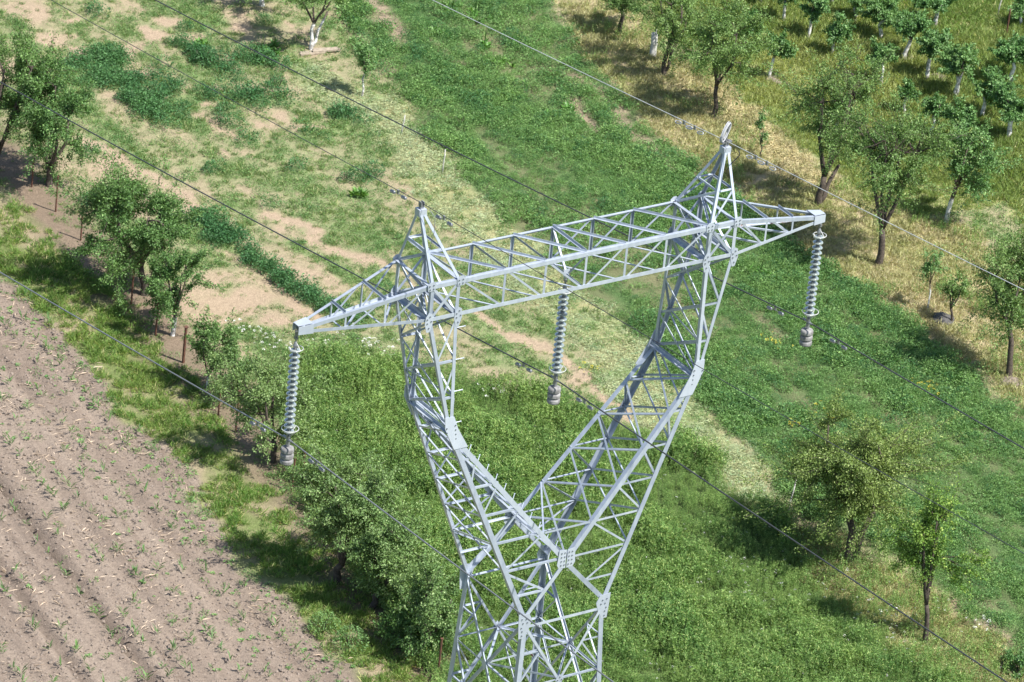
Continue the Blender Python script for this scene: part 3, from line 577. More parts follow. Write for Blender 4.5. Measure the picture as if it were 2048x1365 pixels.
# --- cross arms tapering to the tips
TIPW, TIPH = 0.13, 0.17
def tip(sx, sy, top): return V(sx * TZ['xt'] - sx * 0.16, sy * TIPW, TZ['zt'] + (TIPH / 2 if top else -TIPH / 2))
for sx in (-1, 1):
    def AT(t, sy): return T(sx * XO, sy) * (1 - t) + tip(sx, sy, True) * t
    def AB(t, sy): return B(sx * XO, sy) * (1 - t) + tip(sx, sy, False) * t
    tt = [0, 0.36, 0.68]
    for sy in (-1, 1):
        rusty = M['rusty_steel'] if (sx > 0 and sy > 0) else None
        angle('arm_chord', AT(0, sy), AT(1, sy), 0.095, -sy * EY, -EZ, 0.010, s2=0.115 if sy < 0 else 0.09)
        angle('arm_chord', AB(0, sy), AB(1, sy), 0.085, -sy * EY, EZ, 0.010, s2=0.095, mat=rusty)
        for k in (1, 2):
            brace(AT(tt[k], sy), AB(tt[k], sy), sy * EY, 0.06, 'upright', side=-1, pull=0.02)
            brace(AT(tt[k - 1] + .03, sy), AB(tt[k] - .02, sy), sy * EY, 0.06, side=sx)
    for k in (1, 2):
        angle('strut', AT(tt[k], 1) + EZ * 0.004, AT(tt[k], -1) + EZ * 0.004, 0.05, -EX, EZ, 0.007, s2=0.08, pull=0.02)
        angle('strut', AB(tt[k], 1), AB(tt[k], -1), 0.055, -EX, -EZ, 0.007, s2=0.05, pull=0.02)
        angle('brace', AB(tt[k - 1], 1), AB(tt[k], -1), 0.055, EY, -EZ, 0.007, s2=0.05, pull=0.05)
    # end casing of the tip
    q = MB(); xe = sx * TZ['xt'] + sx * 0.03
    for sy in (-1, 1):
        a = AT(0.94, sy); b = AB(0.94, sy); n = sy * 0.008
        o0 = [a + V(0, n, 0.012), b + V(0, n, -0.012), V(xe, sy * TIPW * 0.85 + n, TZ['zt'] - 0.10), V(xe, sy * TIPW * 0.85 + n, TZ['zt'] + 0.10)]
        plate(o0, sy * EY, 'tip_plate', 0.012)
    plate([AT(0.945, -1) + EZ * .016, AT(0.945, 1) + EZ * .016, V(xe, TIPW * .8, TZ['zt'] + 0.105), V(xe, -TIPW * .8, TZ['zt'] + 0.105)], EZ, 'tip_plate', 0.012)
    plate([V(sx * TZ['xt'] - sx * .08, -.11, TZ['zt'] - .06), V(sx * TZ['xt'] - sx * .08, .11, TZ['zt'] - .06), V(sx * TZ['xt'] - sx * .08, .11, TZ['zt'] + .08), V(sx * TZ['xt'] - sx * .08, -.11, TZ['zt'] + .08)], sx * EX, 'tip_plate', 0.02, mat=M['bolt'])
    plate([V(sx * TZ['xt'] - .05, 0, TZ['zt'] - .02), V(sx * TZ['xt'] + .05, 0, TZ['zt'] - .02), V(sx * TZ['xt'] + .04, 0, TZ['zt'] - .2), V(sx * TZ['xt'] - .04, 0, TZ['zt'] - .2)], -EY, 'hanger_plate', 0.02, mat=M['fitting'])
# --- earth wire peaks
XA, ZA = TZ['xa'], TZ['za']
for sx in (-1, 1):
    AP = {}
    for x, kx in ((XI, -1), (XO, 1)):
        for sy in (-1, 1):
            top = V(sx * (XA + kx * 0.07), sy * 0.08, ZA); base = T(sx * x, sy)
            AP[(kx, sy)] = (base, top)
            angle('peak_leg', base, top, 0.085, -sx * kx * EX, -sy * EY, 0.010)
    RG = {k: a * (1 - .46) + b * .46 for k, (a, b) in AP.items()}
    for sy in (-1, 1):
        brace(RG[(-1, sy)], RG[(1, sy)], sy * EY + V(0, 0, .4), 0.06, 'strut', side=1, pull=0)
        a, b = (AP[(-1, sy)][0], RG[(1, sy)])
        brace(a, b, sy * EY + V(0, 0, .4), 0.06, side=1)
    for kx in (-1, 1):
        brace(RG[(kx, -1)], RG[(kx, 1)], sx * kx * EX + V(0, 0, .3), 0.055, 'strut', side=1, pull=0)
        brace(AP[(kx, 1)][0], RG[(kx, -1)], sx * kx * EX + V(0, 0, .3), 0.055, side=1)
    q = MB(); q.box(V(sx * XA, 0, ZA + 0.0) - ORG, EX * .10, EY * .10, EZ * .085); q.build('peak_cap', M['plate'], tower)
    q = MB(); q.box(V(sx * XA, 0, ZA + 0.14) - ORG, EX * .05, EY * .035, EZ * .055); q.box(V(sx * XA - .035, 0, ZA + .2) - ORG, EX * .012, EY * .06, EZ * .06); q.box(V(sx * XA + .035, 0, ZA + .2) - ORG, EX * .012, EY * .06, EZ * .06)
    q.build('wire_saddle', M['fitting'], tower)
# --- columns and fork arms
zr = [-HB, -HB + (FZ + HB) * .385, -HB + (FZ + HB) * .70, FZ]
zf = [FZ + (ZC - FZ) * k / 5 for k in range(6)]
def facen(sx, sy): return nrm(V(0, sy, 0.06))
for sx in (-1, 1):
    for sy in (-1, 1):
        angle('leg', LI(-HB, sx, sy), LI(FZ, sx, sy), 0.105, sx * EX, -sy * EY, 0.012)
        angle('leg', LO(-HB, sx, sy), LO(FZ, sx, sy), 0.105, -sx * EX, -sy * EY, 0.012)
        angle('leg', LI(FZ, sx, sy), LI(ZC, sx, sy), 0.15, sx * EX, -sy * EY, 0.013)
        angle('leg', LO(FZ, sx, sy), LO(ZW, sx, sy), 0.15, -sx * EX, -sy * EY, 0.013)
        n = facen(sx, sy)
        for i in (1, 2): brace(LI(zr[i], sx, sy), LO(zr[i], sx, sy), n, 0.06, 'strut', side=1, pull=0)
        for i in range(3): brace(LI(zr[i], sx, sy) if sx > 0 else LO(zr[i + 1], sx, sy) * 0 + LI(zr[i], sx, sy), LO(zr[i + 1], sx, sy), n, 0.06, side=sx)
        for i in range(1, 6): 
            if i < 5 or True: brace(LI(zf[i], sx, sy) if i < 5 else LI(zf[5], sx, sy) + sx * EX * .05, LO(zf[i], sx, sy), n, 0.062, 'strut', side=1, pull=0)
        for i in range(5): brace(LI(zf[i], sx, sy), LO(zf[i + 1], sx, sy), n, 0.06, side=sx)
        # knee gusset: bent plate over the four legs
        c1 = LI(FZ, sx, sy); c2 = LO(FZ, sx, sy)
        u = sx * EX
        pts = [LI(FZ + .40, sx, sy) - u * .02, LO(FZ + .42, sx, sy) + u * .02, c2 + u * .11 + EZ * .12, LO(FZ - .46, sx, sy) + u * .03, LI(FZ - .46, sx, sy) - u * .05, c1 - u * .13 + EZ * .08]
        bo = []
        if sy < 0:
            for k in range(4): bo += [c2 + u * (.07 - .012 * k) + EZ * (.14 - .12 * k), c1 - u * (.05 + .012 * k) + EZ * (.18 - .12 * k)]
        plate(pts, n, bolts=bo, lift=0.006)
    # inner and outer faces: crossed lattice between the front and rear legs
    for LL, so in ((LI, -1), (LO, 1)):
        for i in range(3):
            nn = nrm(V(sx * so, 0, 0))
            brace(LL(zr[i], sx, 1), LL(zr[i + 1], sx, -1), nn, 0.058, side=1)
            brace(LL(zr[i], sx, -1), LL(zr[i + 1], sx, 1), nn, 0.058, side=-1, inset=0.03)
        for i in range(5):
            nn = nrm(V(sx * so, 0, -0.8 * so if so < 0 else -.4))
            if so < 0: nn = nrm(V(-sx, 0, 0.85))
            brace(LL(zf[i], sx, 1), LL(zf[i + 1], sx, -1), nn, 0.058, side=1)
            brace(LL(zf[i], sx, -1), LL(zf[i + 1], sx, 1), nn, 0.058, side=-1, inset=0.03)
    for dz, dxx in ((0.03, -.06), (-.04, .10)):          # doubled cross members at the knee
        a = LI(FZ + dz, sx, 1) + sx * EX * dxx; b = LI(FZ + dz, sx, -1) + sx * EX * dxx
        angle('cross_member', a, b, 0.10, -EX, EZ, 0.011, pull=0.03)
        angle('cross_member', a + EX * .04 - EZ * .03, b + EX * .04 - EZ * .03, 0.10, EX, -EZ, 0.011, pull=0.03)
    angle('brace', LO(zr[2], sx, 1), LI(zr[2], sx, -1), 0.055, EX, EZ, 0.007, pull=0.05)
for sy in (-1, 1):                                        # crotch plates
    c = V(0, sy * yk(ZC), ZC); n = facen(1, sy)
    for sx in (-1, 1):
        pts = [c + V(sx * .015, 0, .24), c + V(sx * .22, 0, .26), c + V(sx * .26, 0, -.14), c + V(sx * .20, 0, -.24), c + V(sx * .015, 0, -.26)]
        bo = [c + V(sx * (.06 + .09 * i), 0, .17 - .11 * j) for i in range(2) for j in range(4)] if sy < 0 else ()
        plate(pts, n, bolts=bo, lift=0.008 if sx < 0 else 0.011)
    # members from the crotch down to the waist
    for sx in (-1, 1):
        w = V(sx * TZ['xw'], sy * TZ['ww'], ZW)
        angle('leg', c - EZ * .2, w, 0.14, EZ, -sy * EY, 0.012)
        mid = c * .5 + w * .5; zo = (ZC + ZW) / 2
        brace(mid, LO(zo, sx, sy), n, 0.06, 'strut', side=1)
        brace(LO(ZC, sx, sy), mid, n, 0.06, side=-1)
        bo = [w + V(sx * a_, 0, b_) for a_, b_ in ((.06, .12), (-.06, .1), (.02, .0), (-.1, -.0), (.06, -.12), (0.03, -.22), (.03, -.34))] if sy < 0 else ()
        plate([w + V(sx * a_, 0, b_) for a_, b_ in ((.16, .26), (-.14, .24), (-.24, .05), (-.16, -.2), (-.03, -.42), (.11, -.42), (.14, -.1))], n, bolts=bo, lift=0.007)
    brace(V(-TZ['xw'], sy * TZ['ww'], ZW - .12), V(TZ['xw'], sy * TZ['ww'], ZW - .12), n, 0.085, 'strut', side=1, inset=-0.012)
    if sy < 0: brace(LI(zf[4], -1, sy), LI(zf[4], 1, sy), n, 0.06, 'strut', side=1)
angle('cross_member', V(0, yk(ZC), ZC), V(0, -yk(ZC), ZC), 0.11, -EX, EZ, 0.011)
angle('cross_member', V(.03, yk(ZC), ZC), V(.03, -yk(ZC), ZC), 0.11, EX, EZ, 0.011)
brace(LI(zf[4], 1, 1), LI(zf[4], -1, -1), EZ, 0.05, side=1)
# --- body below the waist: crossed panels growing downwards
def leg(z, sx, sy): return V(sx * xout(z), sy * yk(z), z)
zp = [ZW, ZW - 3.9, ZW - 8.6, ZW - 13.6, GZ + 0.25]
crn = [(-1, -1), (1, -1), (1, 1), (-1, 1)]
for (sx, sy) in crn:
    angle('leg', leg(ZW, sx, sy), leg(GZ - 0.2, sx, sy), 0.155, -sx * EX, -sy * EY, 0.014)
    q = MB(); q.box(leg(GZ, sx, sy) - ORG, EX * .28, EY * .28, EZ * .3); q.build('footing', M['concrete'], tower)
for k in range(4):
    za, zb = zp[k], zp[k + 1]
    cross = []
    for i in range(4):
        (ax, ay), (bx, by) = crn[i], crn[(i + 1) % 4]
        n = nrm(V(ax + bx, ay + by, 0.05))
        A0, A1, B0, B1 = leg(za, ax, ay), leg(zb, ax, ay), leg(za, bx, by), leg(zb, bx, by)
        brace(A0, B1, n, 0.085, side=1, inset=0.0)
        brace(B0, A1, n, 0.085, side=-1, inset=-0.012)
        wa, wb = np.linalg.norm(A0 - B0), np.linalg.norm(A1 - B1)
        t = wa / (wa + wb)
        X = A0 + (B1 - A0) * t
        cross.append(X - n * 0.03)
        for (p0, p1, q1) in ((A0, A1, B1), (B0, B1, A1)):
            lm = p0 + (p1 - p0) * t
            dm = p0 + (q1 - p0) * t * .5; l2 = p0 + (p1 - p0) * t * .5
            dm2 = X + (p1 - X) * .5; l3 = lm + (p1 - lm) * .5
            brace(lm, X, n, 0.055, 'strut', side=1, inset=0.02)
            if k < 2:
                brace(dm, l2, n, 0.05, 'strut', side=1, inset=0.02); brace(dm, lm, n, 0.05, side=1, inset=0.02)
                brace(dm2, lm, n, 0.05, side=1, inset=0.02); brace(dm2, l3, n, 0.05, 'strut', side=1, inset=0.02)
        if k < 2:
            e = nrm(B0 - A0)
            plate([X + V(0, 0, .16), X + e * .12, X - V(0, 0, .16), X - e * .12], n, bolts=[X + V(0, 0, .08), X - V(0, 0, .08), X + e * .06, X - e * .06] if i == 0 else (), lift=0.012)
    for i in range(4): angle('strut', cross[i], cross[(i + 1) % 4], 0.065, EZ, V(0, 0, 0) - cross[i] * V(1, 1, 0), 0.008)
    if k < 2: angle('strut', cross[0], cross[2], 0.06, EX, EZ, 0.007, mat=M['rusty_steel']); angle('strut', cross[1], cross[3], 0.06, EY, EZ, 0.007)
# --- step bolts up one leg and on the inner face of one fork arm
def step(p, d, L=0.17):
    q = MB(); d = nrm(d); p = np.asarray(p) - ORG
    q.tube([p, p + d * L], 0.011, 5); q.tube([p + d * L, p + d * (L + .018)], 0.02, 6); q.build('step_bolt', M['steel'], tower)
for k in range(4): step(LI(-HB - .3 - .82 * k, -1, -1) - EX * .01, V(1, -.1, .05), .2)
for k in range(12):
    z = FZ - .6 - .31 * k
    step(LI(z, -1, -1) + V(.0, .03, 0.0), V(.5, .35, .75), 0.13)

# ------------------------------------------------------------------ insulator strings, weights, wires
disc_cap = MB(); disc_cap.lathe([(0.0, .062), (.036, .06), (.046, .045), (.048, .012), (.042, 0), (.018, -.03), (.016, -.085), (0, -.085)], n=12)
CAPM = disc_cap.mesh('insulator_cap', M['cap'], True)
dg = MB(); dg.lathe([(.042, .022), (.088, .018), (.120, .006), (.131, -.014), (.128, -.024), (.108, -.018), (.096, -.036), (.09, -.022), (.072, -.04), (.062, -.018), (.04, -.012), (.042, .022)], n=24)
DISCM = dg.mesh('glass_skirt', M['glass'], True)
ND, PITCH = 16, 0.1396
LEANX = -0.012
def ring(R, r, c, m_=28): return [(c[0] + R * math.cos(2 * PI * k / m_), c[1] + R * math.sin(2 * PI * k / m_), c[2]) for k in range(m_)]
def string(p, label):
    s = empty('insulator_string', p, label, 'insulator string', 'glass insulator strings hanging from the tower')
    q = MB(); q.tube([(0, 0, .12), (0, 0, -.12)], .02, 6); q.box((0, 0, -.02), EX * .03, EY * .045, EZ * .03); q.lathe([(0, -.1), (.03, -.12), (.055, -.2), (.05, -.25), (0, -.25)], n=10)
    q.build('shackle', M['fitting'], s, smooth=False)
    z = -0.33
    for k in range(ND):
        c = link('insulator_cap', CAPM, s, (0, 0, z)); link('glass_skirt', DISCM, c)
        z -= PITCH
    q = MB(); q.tube(ring(.160, 0, (0.03, 0, -.29)), .009, 6, closed=True); q.tube([(.05, -.16, -.29), (.02, -.06, -.18), (0, 0, -.12)], .010, 5); q.tube([(-.13, 0, -.29), (-.16, .02, -.23)], .02, 6); q.build('arcing_ring', M['ring'], s)
    zb = z + .13
    q = MB(); q.tube(ring(.20, 0, (0.03, 0, zb + .06)), .009, 6, closed=True); q.tube([(.10, -.19, zb + .06), (.04, -.08, zb - .08), (0, 0, zb - .12)], .010, 5); q.tube([(.22, .06, zb + .06), (.1, .03, zb - .06), (0, 0, zb - .12)], .010, 5); q.build('arcing_ring', M['ring'], s)
    q = MB(); q.tube([(0, 0, zb + .02), (0, 0, zb - .14)], .022, 6); q.box((0, 0, zb - .1), EX * .045, EY * .02, EZ * .05); q.build('link', M['fitting'], s)
    q = MB(); zc = zb - .19
    q.tube([(0, -.2, zc - .015), (0, -.1, zc - .03), (0, 0, zc - .035), (0, .1, zc - .03), (0, .2, zc - .015)], [.018, .03, .036, .03, .018], 8); q.box((0, 0, zc + .03), EX * .028, EY * .05, EZ * .055); q.build('suspension_clamp', M['fitting'], s)
    return np.asarray(p) + V(0, 0, zc)
tips = {-1: V(-TZ['xt'], 0, TZ['zt'] - .22), 0: HANG + V(0, 0, -.12), 1: V(TZ['xt'], 0, TZ['zt'] - .22)}
SL = {-1: 'glass insulator string hanging from the left arm tip, lowest of the three', 0: 'glass insulator string hanging inside the tower window under the beam', 1: 'glass insulator string hanging from the right arm tip over the crop'}
WL = {-1: 'grey banded counterweight below the insulator string of the left arm tip', 0: 'grey banded counterweight hanging inside the tower window', 1: 'grey banded counterweight below the insulator string of the right arm tip'}
clamp = {}
for k in (-1, 0, 1):
    clamp[k] = string(tips[k], SL[k])
    w = empty('counterweight', clamp[k] - V(0, 0, .07), WL[k], 'counterweight', 'counterweights under the insulator strings')
    q = MB(); q.tube([(0, 0, .03), (0, 0, -.20)], .022, 6); q.tube([(.035, 0, -.02), (.035, 0, -.20)], .012, 5); q.box((0, 0, -.05), EX * .05, EY * .018, EZ * .05); q.build('hanger_rod', M['fitting'], w)
    for j in range(3):
        zt_ = -.16 - j * .145
        q = MB(); q.lathe([(0, 0), (.115, 0), (.145, -.018), (.157, -.045), (.158, -.10), (.148, -.128), (.125, -.138), (0, -.138)], (0, 0, zt_), 22); q.build('weight_block', M['concrete'], w, smooth=False)
def wire(name, label, p, sb, sf, r, mat, cat, grp, c=1 / 2400.):
    """one line through p, falling away behind the tower (+Y), rising in front of it"""
    q = MB(); ys = np.concatenate([-np.linspace(110, 0, 56)[:-1] ** 1.0, np.linspace(0, 330, 120)])
    pts = [V(p[0], y, p[2] + (sf if y < 0 else sb) * abs(y) + c * y * y) for y in ys]
    q.tube(pts, r, 6)
    return tag(q.build(name, mat, smooth=True), label, cat, grp)
def wz(p, sb, sf, y, c=1 / 2400.): return V(p[0], y, p[2] + (sf if y < 0 else sb) * abs(y) + c * y * y)
CW = {-1: (-.160, .054), 0: (-.160, .0604), 1: (-.160, .0842)}
WLB = {-1: 'overhead conductor running past the left arm tip above the ploughed field', 0: 'overhead conductor running through the tower window', 1: 'overhead conductor running past the right arm tip above the green crop'}
for k in (-1, 0, 1): wire('conductor', WLB[k], clamp[k] - V(0, 0, .03), *CW[k], 0.0185, M['wire'] if k < 0 else M['darkwire'], 'conductor', 'conductors of the power line')
EWC = {-1: (-.133, .097), 1: (-.1396, .117)}
ep = {s: V(s * XA, 0, ZA + .22) for s in (-1, 1)}
wire('earth_wire', 'thin earth wire crossing the left peak and the beam of the tower', ep[-1], *EWC[-1], 0.0095, M['darkwire'], 'earth wire', 'earth wires of the power line')
wire('earth_wire', 'pale earth wire over the right peak with looped dampers', ep[1], *EWC[1], 0.0105, M['ring'], 'earth wire', 'earth wires of the power line')
def damper(p, d, label, loops=False):
    """two weights on a short messenger cable clipped under a line"""
    d = nrm(d); o = empty('vibration_damper', p, label, 'vibration damper', 'vibration dampers on the lines')
    q = MB(); q.box((0, 0, -.035), EX * .02, d * .03, EZ * .05); q.build('clip', M['fitting'], o)
    q = MB(); q.tube([-d * .24 - EZ * .10, -d * .1 - EZ * .08, -EZ * .075, d * .1 - EZ * .08, d * .24 - EZ * .10], .008, 5); q.build('messenger_cable', M['fitting'], o)
    for s in (-1, 1):
        q = MB()
        c = d * s * .24 - EZ * .10
        if loops:
            side = nrm(np.cross(d, EZ))
            q.tube([c + d * .11 * math.cos(a) + (side * .04 + EZ * .02) * math.sin(a) for a in np.linspace(0, 2 * PI, 15)[:-1]], .013, 5, closed=True)
        else: q.tube([c - d * .10, c - d * .09, c + d * .05, c + d * .09], [.025, .042, .045, .02], 8)
        q.build('damper_weight', M['coil'] if loops else M['fitting'], o)
def at_wire(p, sl_, y): return wz(p, sl_[0], sl_[1], y), V(0, 1, (wz(p, *sl_, y + .05) - wz(p, *sl_, y - .05))[2] / .1)
NMD = {-1: 'left arm', 0: 'window', 1: 'right arm'}
for k in (-1, 0, 1):
    for y, w_ in ((1.35, 'far'), (-1.25, 'near')):
        p, d = at_wire(clamp[k] - V(0, 0, .03), CW[k], y)
        damper(p - V(0, 0, .02), d, 'two-weight damper on the %s conductor, on the %s side of its insulator string' % (NMD[k], w_))
for y, w_ in ((1.0, 'far'), (-0.95, 'near')):
    p, d = at_wire(ep[-1], EWC[-1], y); damper(p, d, 'small two-weight damper on the thin earth wire, on the %s side of the left peak' % w_)
for y, w_ in ((1.72, 'outer damper, far side'), (1.28, 'inner damper, far side'), (-1.2, 'inner damper, near side'), (-1.65, 'outer damper, near side')):
    p, d = at_wire(ep[1], EWC[1], y); damper(p, d, 'looped damper on the pale earth wire at the right peak, %s' % w_, True)
# coil of spare cable standing on the right peak
coil = empty('cable_coil', (XA, 0.0, ZA + .19), 'hoop of coiled spare cable standing on top of the right tower peak', 'cable coil')
HH, HN = V(.94, .34, 0), V(-.34, .94, 0)
for k in range(4):
    R_ = .178 + .014 * (k % 2)
    q = MB(); q.tube([V(-.05, 0, .27) + HH * R_ * math.sin(a_) * .55 + EZ * (R_ * 1.15 * math.cos(a_)) + HN * (.020 * (k - 1.5)) + HH * .12 * math.cos(a_) for a_ in np.linspace(0, 2 * PI, 29)[:-1]], .0115, 6, closed=True); q.build('cable_loop', M['coil'], coil, smooth=True)
q = MB(); q.tube([(.02, 0.02, .02), (.06, .03, .50)], .018, 5); q.tube([(-.02, 0, .03), (-.2, -.06, .2)], .018, 5); q.box((0, 0, .01), EX * .14, EY * .05, EZ * .015); q.build('coil_bracket', M['fitting'], coil)
jump = MB(); jump.tube([ep[1] + V(.02, -.5, -.04), ep[1] + V(.1, -.45, -.18), ep[1] + V(.1, -.2, -.5), ep[1] + V(.03, -.1, -.75)], .012, 6)
tag(jump.build('jumper_cable', M['darkwire'], smooth=True), 'short dark jumper cable curving from the wire down the right peak', 'cable')
jump = MB(); jump.tube([ep[-1] + V(.02, -.3, -.03), ep[-1] + V(.12, -.42, -.2), ep[-1] + V(.14, -.4, -.6), ep[-1] + V(.1, -.35, -1.0), ep[-1] + V(.0, -.3, -1.4)], .008, 6)
tag(jump.build('jumper_cable', M['fitting'], smooth=True), 'thin jumper cable looping down beside the left peak', 'cable')

# ------------------------------------------------------------------ plants: templates and scattering
def rdir(rng, n, up=0.0):
    d = rng.normal(size=(n, 3)); d[:, 2] = d[:, 2] + up
    return d / np.linalg.norm(d, axis=1)[:, None]
def clump(name, seed, mat, n, R, H, L, Wd, up=0.8, stem=False):
    """bushy clump: leaves spread through a dome"""
    rng = np.random.default_rng(seed)
    a = rng.random(n) * 2 * PI; r = R * np.sqrt(rng.random(n)); z = H * (1 - (r / R) ** 2 * .6) * rng.random(n) ** .45
    P = np.stack([r * np.cos(a), r * np.sin(a), z], 1)
    D = np.stack([np.cos(a), np.sin(a), rng.normal(0.25, .45, n)], 1) + rng.normal(0, .5, (n, 3))
    return leaf_mesh(name, P, D, rdir(rng, n, up), L * rng.uniform(.6, 1.3, n), Wd * rng.uniform(.7, 1.2, n), mat, rng)
def tuft(name, seed, mat, n, R, H, Wd, lean=0.35):
    """grass: narrow blades"""
    rng = np.random.default_rng(seed)
    a = rng.random(n) * 2 * PI; r = R * np.sqrt(rng.random(n))
    P = np.stack([r * np.cos(a), r * np.sin(a), np.zeros(n)], 1)
    D = np.stack([rng.normal(0, lean, n), rng.normal(0, lean, n), np.ones(n)], 1)
    return leaf_mesh(name, P, D, rdir(rng, n), H * rng.uniform(.5, 1.25, n), np.full(n, Wd), mat, rng, 0.1)
def mat_of_straw(name, seed, mat, n, R, L, Wd):
    rng = np.random.default_rng(seed)
    a = rng.random(n) * 2 * PI; r = R * np.sqrt(rng.random(n))
    P = np.stack([r * np.cos(a), r * np.sin(a), rng.uniform(.01, .09, n)], 1)
    b = rng.random(n) * 2 * PI
    D = np.stack([np.cos(b), np.sin(b), rng.normal(0, .18, n)], 1)
    return leaf_mesh(name, P, D, rdir(rng, n, 3.0), L * rng.uniform(.5, 1.3, n), np.full(n, Wd), mat, rng, 0.05)
def meadow_clump(name, seed, mat):
    rng = np.random.default_rng(seed)
    P = []; D = []
    for s in range(12):
        b = rng.normal(0, .15, 2); t = b + rng.normal(0, .08, 2); h = rng.uniform(.4, .75)
        for k in range(15):
            f = rng.uniform(.15, 1.0) ** .7; a = rng.random() * 2 * PI
            P.append((b[0] + (t[0] - b[0]) * f, b[1] + (t[1] - b[1]) * f, h * f)); D.append((math.cos(a), math.sin(a), rng.normal(.75, .4)))
    P = np.array(P); D = np.array(D); n = len(P)
    return leaf_mesh(name, P, D, rdir(rng, n, 1.2), rng.uniform(.04, .095, n), rng.uniform(.013, .024, n), mat, rng)
def rosette(name, seed, mat, n, L, Wd, tilt):
    rng = np.random.default_rng(seed)
    a = np.arange(n) * 2.4 + rng.normal(0, .3, n)
    D = np.stack([np.cos(a), np.sin(a), rng.normal(tilt, .2, n)], 1)
    P = D * 0.02
    return leaf_mesh(name, P, D, np.stack([rng.normal(0, .2, n), rng.normal(0, .2, n), np.ones(n)], 1), L * rng.uniform(.6, 1.2, n), Wd * rng.uniform(.7, 1.2, n), mat, rng, 0.15)
def clod_mesh(name, seed):
    rng = np.random.default_rng(seed); q = MB()
    vs = [(0, 0, 1), (0, 0, -.6)] + [(math.cos(k * PI / 3), math.sin(k * PI / 3), .15 * (-1) ** k) for k in range(6)]
    vs = np.array(vs) * rng.uniform(.65, 1.3, (8, 1)) * .05
    q.add(vs, [(0, 2 + k, 2 + (k + 1) % 6) for k in range(6)] + [(1, 2 + (k + 1) % 6, 2 + k) for k in range(6)])
    return q.mesh(name, M['clod'])
def stick_mesh(name, seed):
    rng = np.random.default_rng(seed); q = MB()
    n = 3; P = np.stack([rng.normal(0, .16, n), rng.normal(0, .16, n), rng.uniform(.015, .04, n)], 1); a = rng.random() * PI
    D = np.stack([np.cos(a + rng.normal(0, .5, n)), np.sin(a + rng.normal(0, .5, n)), rng.normal(0, .08, n)], 1)
    return leaf_mesh(name, P, D, rdir(rng, n, 3), rng.uniform(.10, .36, n), rng.uniform(.013, .026, n), M['stalk'], rng, .12)
FOOTP = np.array(FOOT)
def inside(P): return sdist(FOOTP, P) > 0
def candidates(dens, seed):
    rng = np.random.default_rng(seed)
    lo = FOOTP.min(0); hi = FOOTP.max(0); n = int((hi - lo).prod() * dens)
    P = lo + rng.random((n, 2)) * (hi - lo)
    return P[inside(P)], rng
def scatter(name, meshes, P, scale, rng, tilt=0.12, zoff=0.0, scz=None):
    """ground cover nobody could count: one object that instances a few small plant meshes"""
    coll = bpy.data.collections.new(name + '_kinds')
    for i, me in enumerate(meshes):
        coll.objects.link(bpy.data.objects.new('%s_kind_%02d' % (name, i), me))
    n = len(P)
    me = bpy.data.meshes.new(name); me.vertices.add(n)
    zz = Z[gi(P[:, 0], P[:, 1])] + zoff
    me.vertices.foreach_set('co', np.column_stack([P, zz]).reshape(-1))
    def attr(nm, ty, key, val): a = me.attributes.new(nm, ty, 'POINT'); a.data.foreach_set(key, np.ascontiguousarray(val).reshape(-1))
    attr('rot', 'FLOAT_VECTOR', 'vector', np.column_stack([rng.normal(0, tilt, n), rng.normal(0, tilt, n), rng.random(n) * 2 * PI]).astype(np.float32))
    s3 = np.repeat(np.asarray(scale)[:, None], 3, 1)
    if scz is not None: s3[:, 2] *= scz
    attr('scl', 'FLOAT_VECTOR', 'vector', s3.astype(np.float32))
    attr('idx', 'INT', 'value', rng.integers(0, len(meshes), n).astype(np.int32))
    o = link(name, me); tag(o, kind='stuff')
    ng = bpy.data.node_groups.new(name, 'GeometryNodeTree')
    ng.interface.new_socket('Geometry', in_out='INPUT', socket_type='NodeSocketGeometry')
    ng.interface.new_socket('Geometry', in_out='OUTPUT', socket_type='NodeSocketGeometry')
    N = ng.nodes; gi_ = N.new('NodeGroupInput'); go = N.new('NodeGroupOutput')
    ci = N.new('GeometryNodeCollectionInfo'); ci.inputs['Collection'].default_value = coll
    ci.inputs['Separate Children'].default_value = True; ci.inputs['Reset Children'].default_value = True
    ip = N.new('GeometryNodeInstanceOnPoints'); ip.inputs['Pick Instance'].default_value = True
    def na(nm, ty): x = N.new('GeometryNodeInputNamedAttribute'); x.data_type = ty; x.inputs['Name'].default_value = nm; return x.outputs['Attribute']
    L = ng.links.new
    L(gi_.outputs[0], ip.inputs['Points']); L(ci.outputs[0], ip.inputs['Instance'])
    L(na('idx', 'INT'), ip.inputs['Instance Index']); L(na('rot', 'FLOAT_VECTOR'), ip.inputs['Rotation']); L(na('scl', 'FLOAT_VECTOR'), ip.inputs['Scale'])
    L(ip.outputs[0], go.inputs[0])
    md = o.modifiers.new('scatter', 'NODES'); md.node_group = ng
    return o
def W_(k, P): return WT[k][gi(P[:, 0], P[:, 1])]
GG = lambda a, P: a[gi(P[:, 0], P[:, 1])]
# alfalfa of the long green strip and the right hand field
P, r = candidates(26, 1)
den = W_('alfalfa', P) * (1 - .93 * GG(bare, P)) * np.clip(.8 + .6 * vnoise(P, 1.6, 7) + .4 * vnoise(P, .6, 8) + .9 * along(P, .8, 7.0, 97) * -1, .15, 1)
k = r.random(len(P)) < den; P = P[k]
hs = 1 + .6 * vnoise(P, 3.0, 12) + .6 * vnoise(P, .9, 13) + .5 * along(P, 1.2, 8.0, 14)
scatter('alfalfa', [clump('alfalfa_plant', s, M['alfalfa'], 80 + 22 * s, .22 + .02 * s, .22 + .04 * s, .072 - .007 * s, .034 - .003 * s) for s in range(6)] + [clump('alfalfa_weed', 50, M['weed'], 40, .22, .25, .10, .05), clump('alfalfa_dark', 51, M['rowcrop'], 110, .25, .38, .055, .026)], P, r.uniform(.75, 1.2, len(P)) * np.clip(hs, .6, 1.5), r)
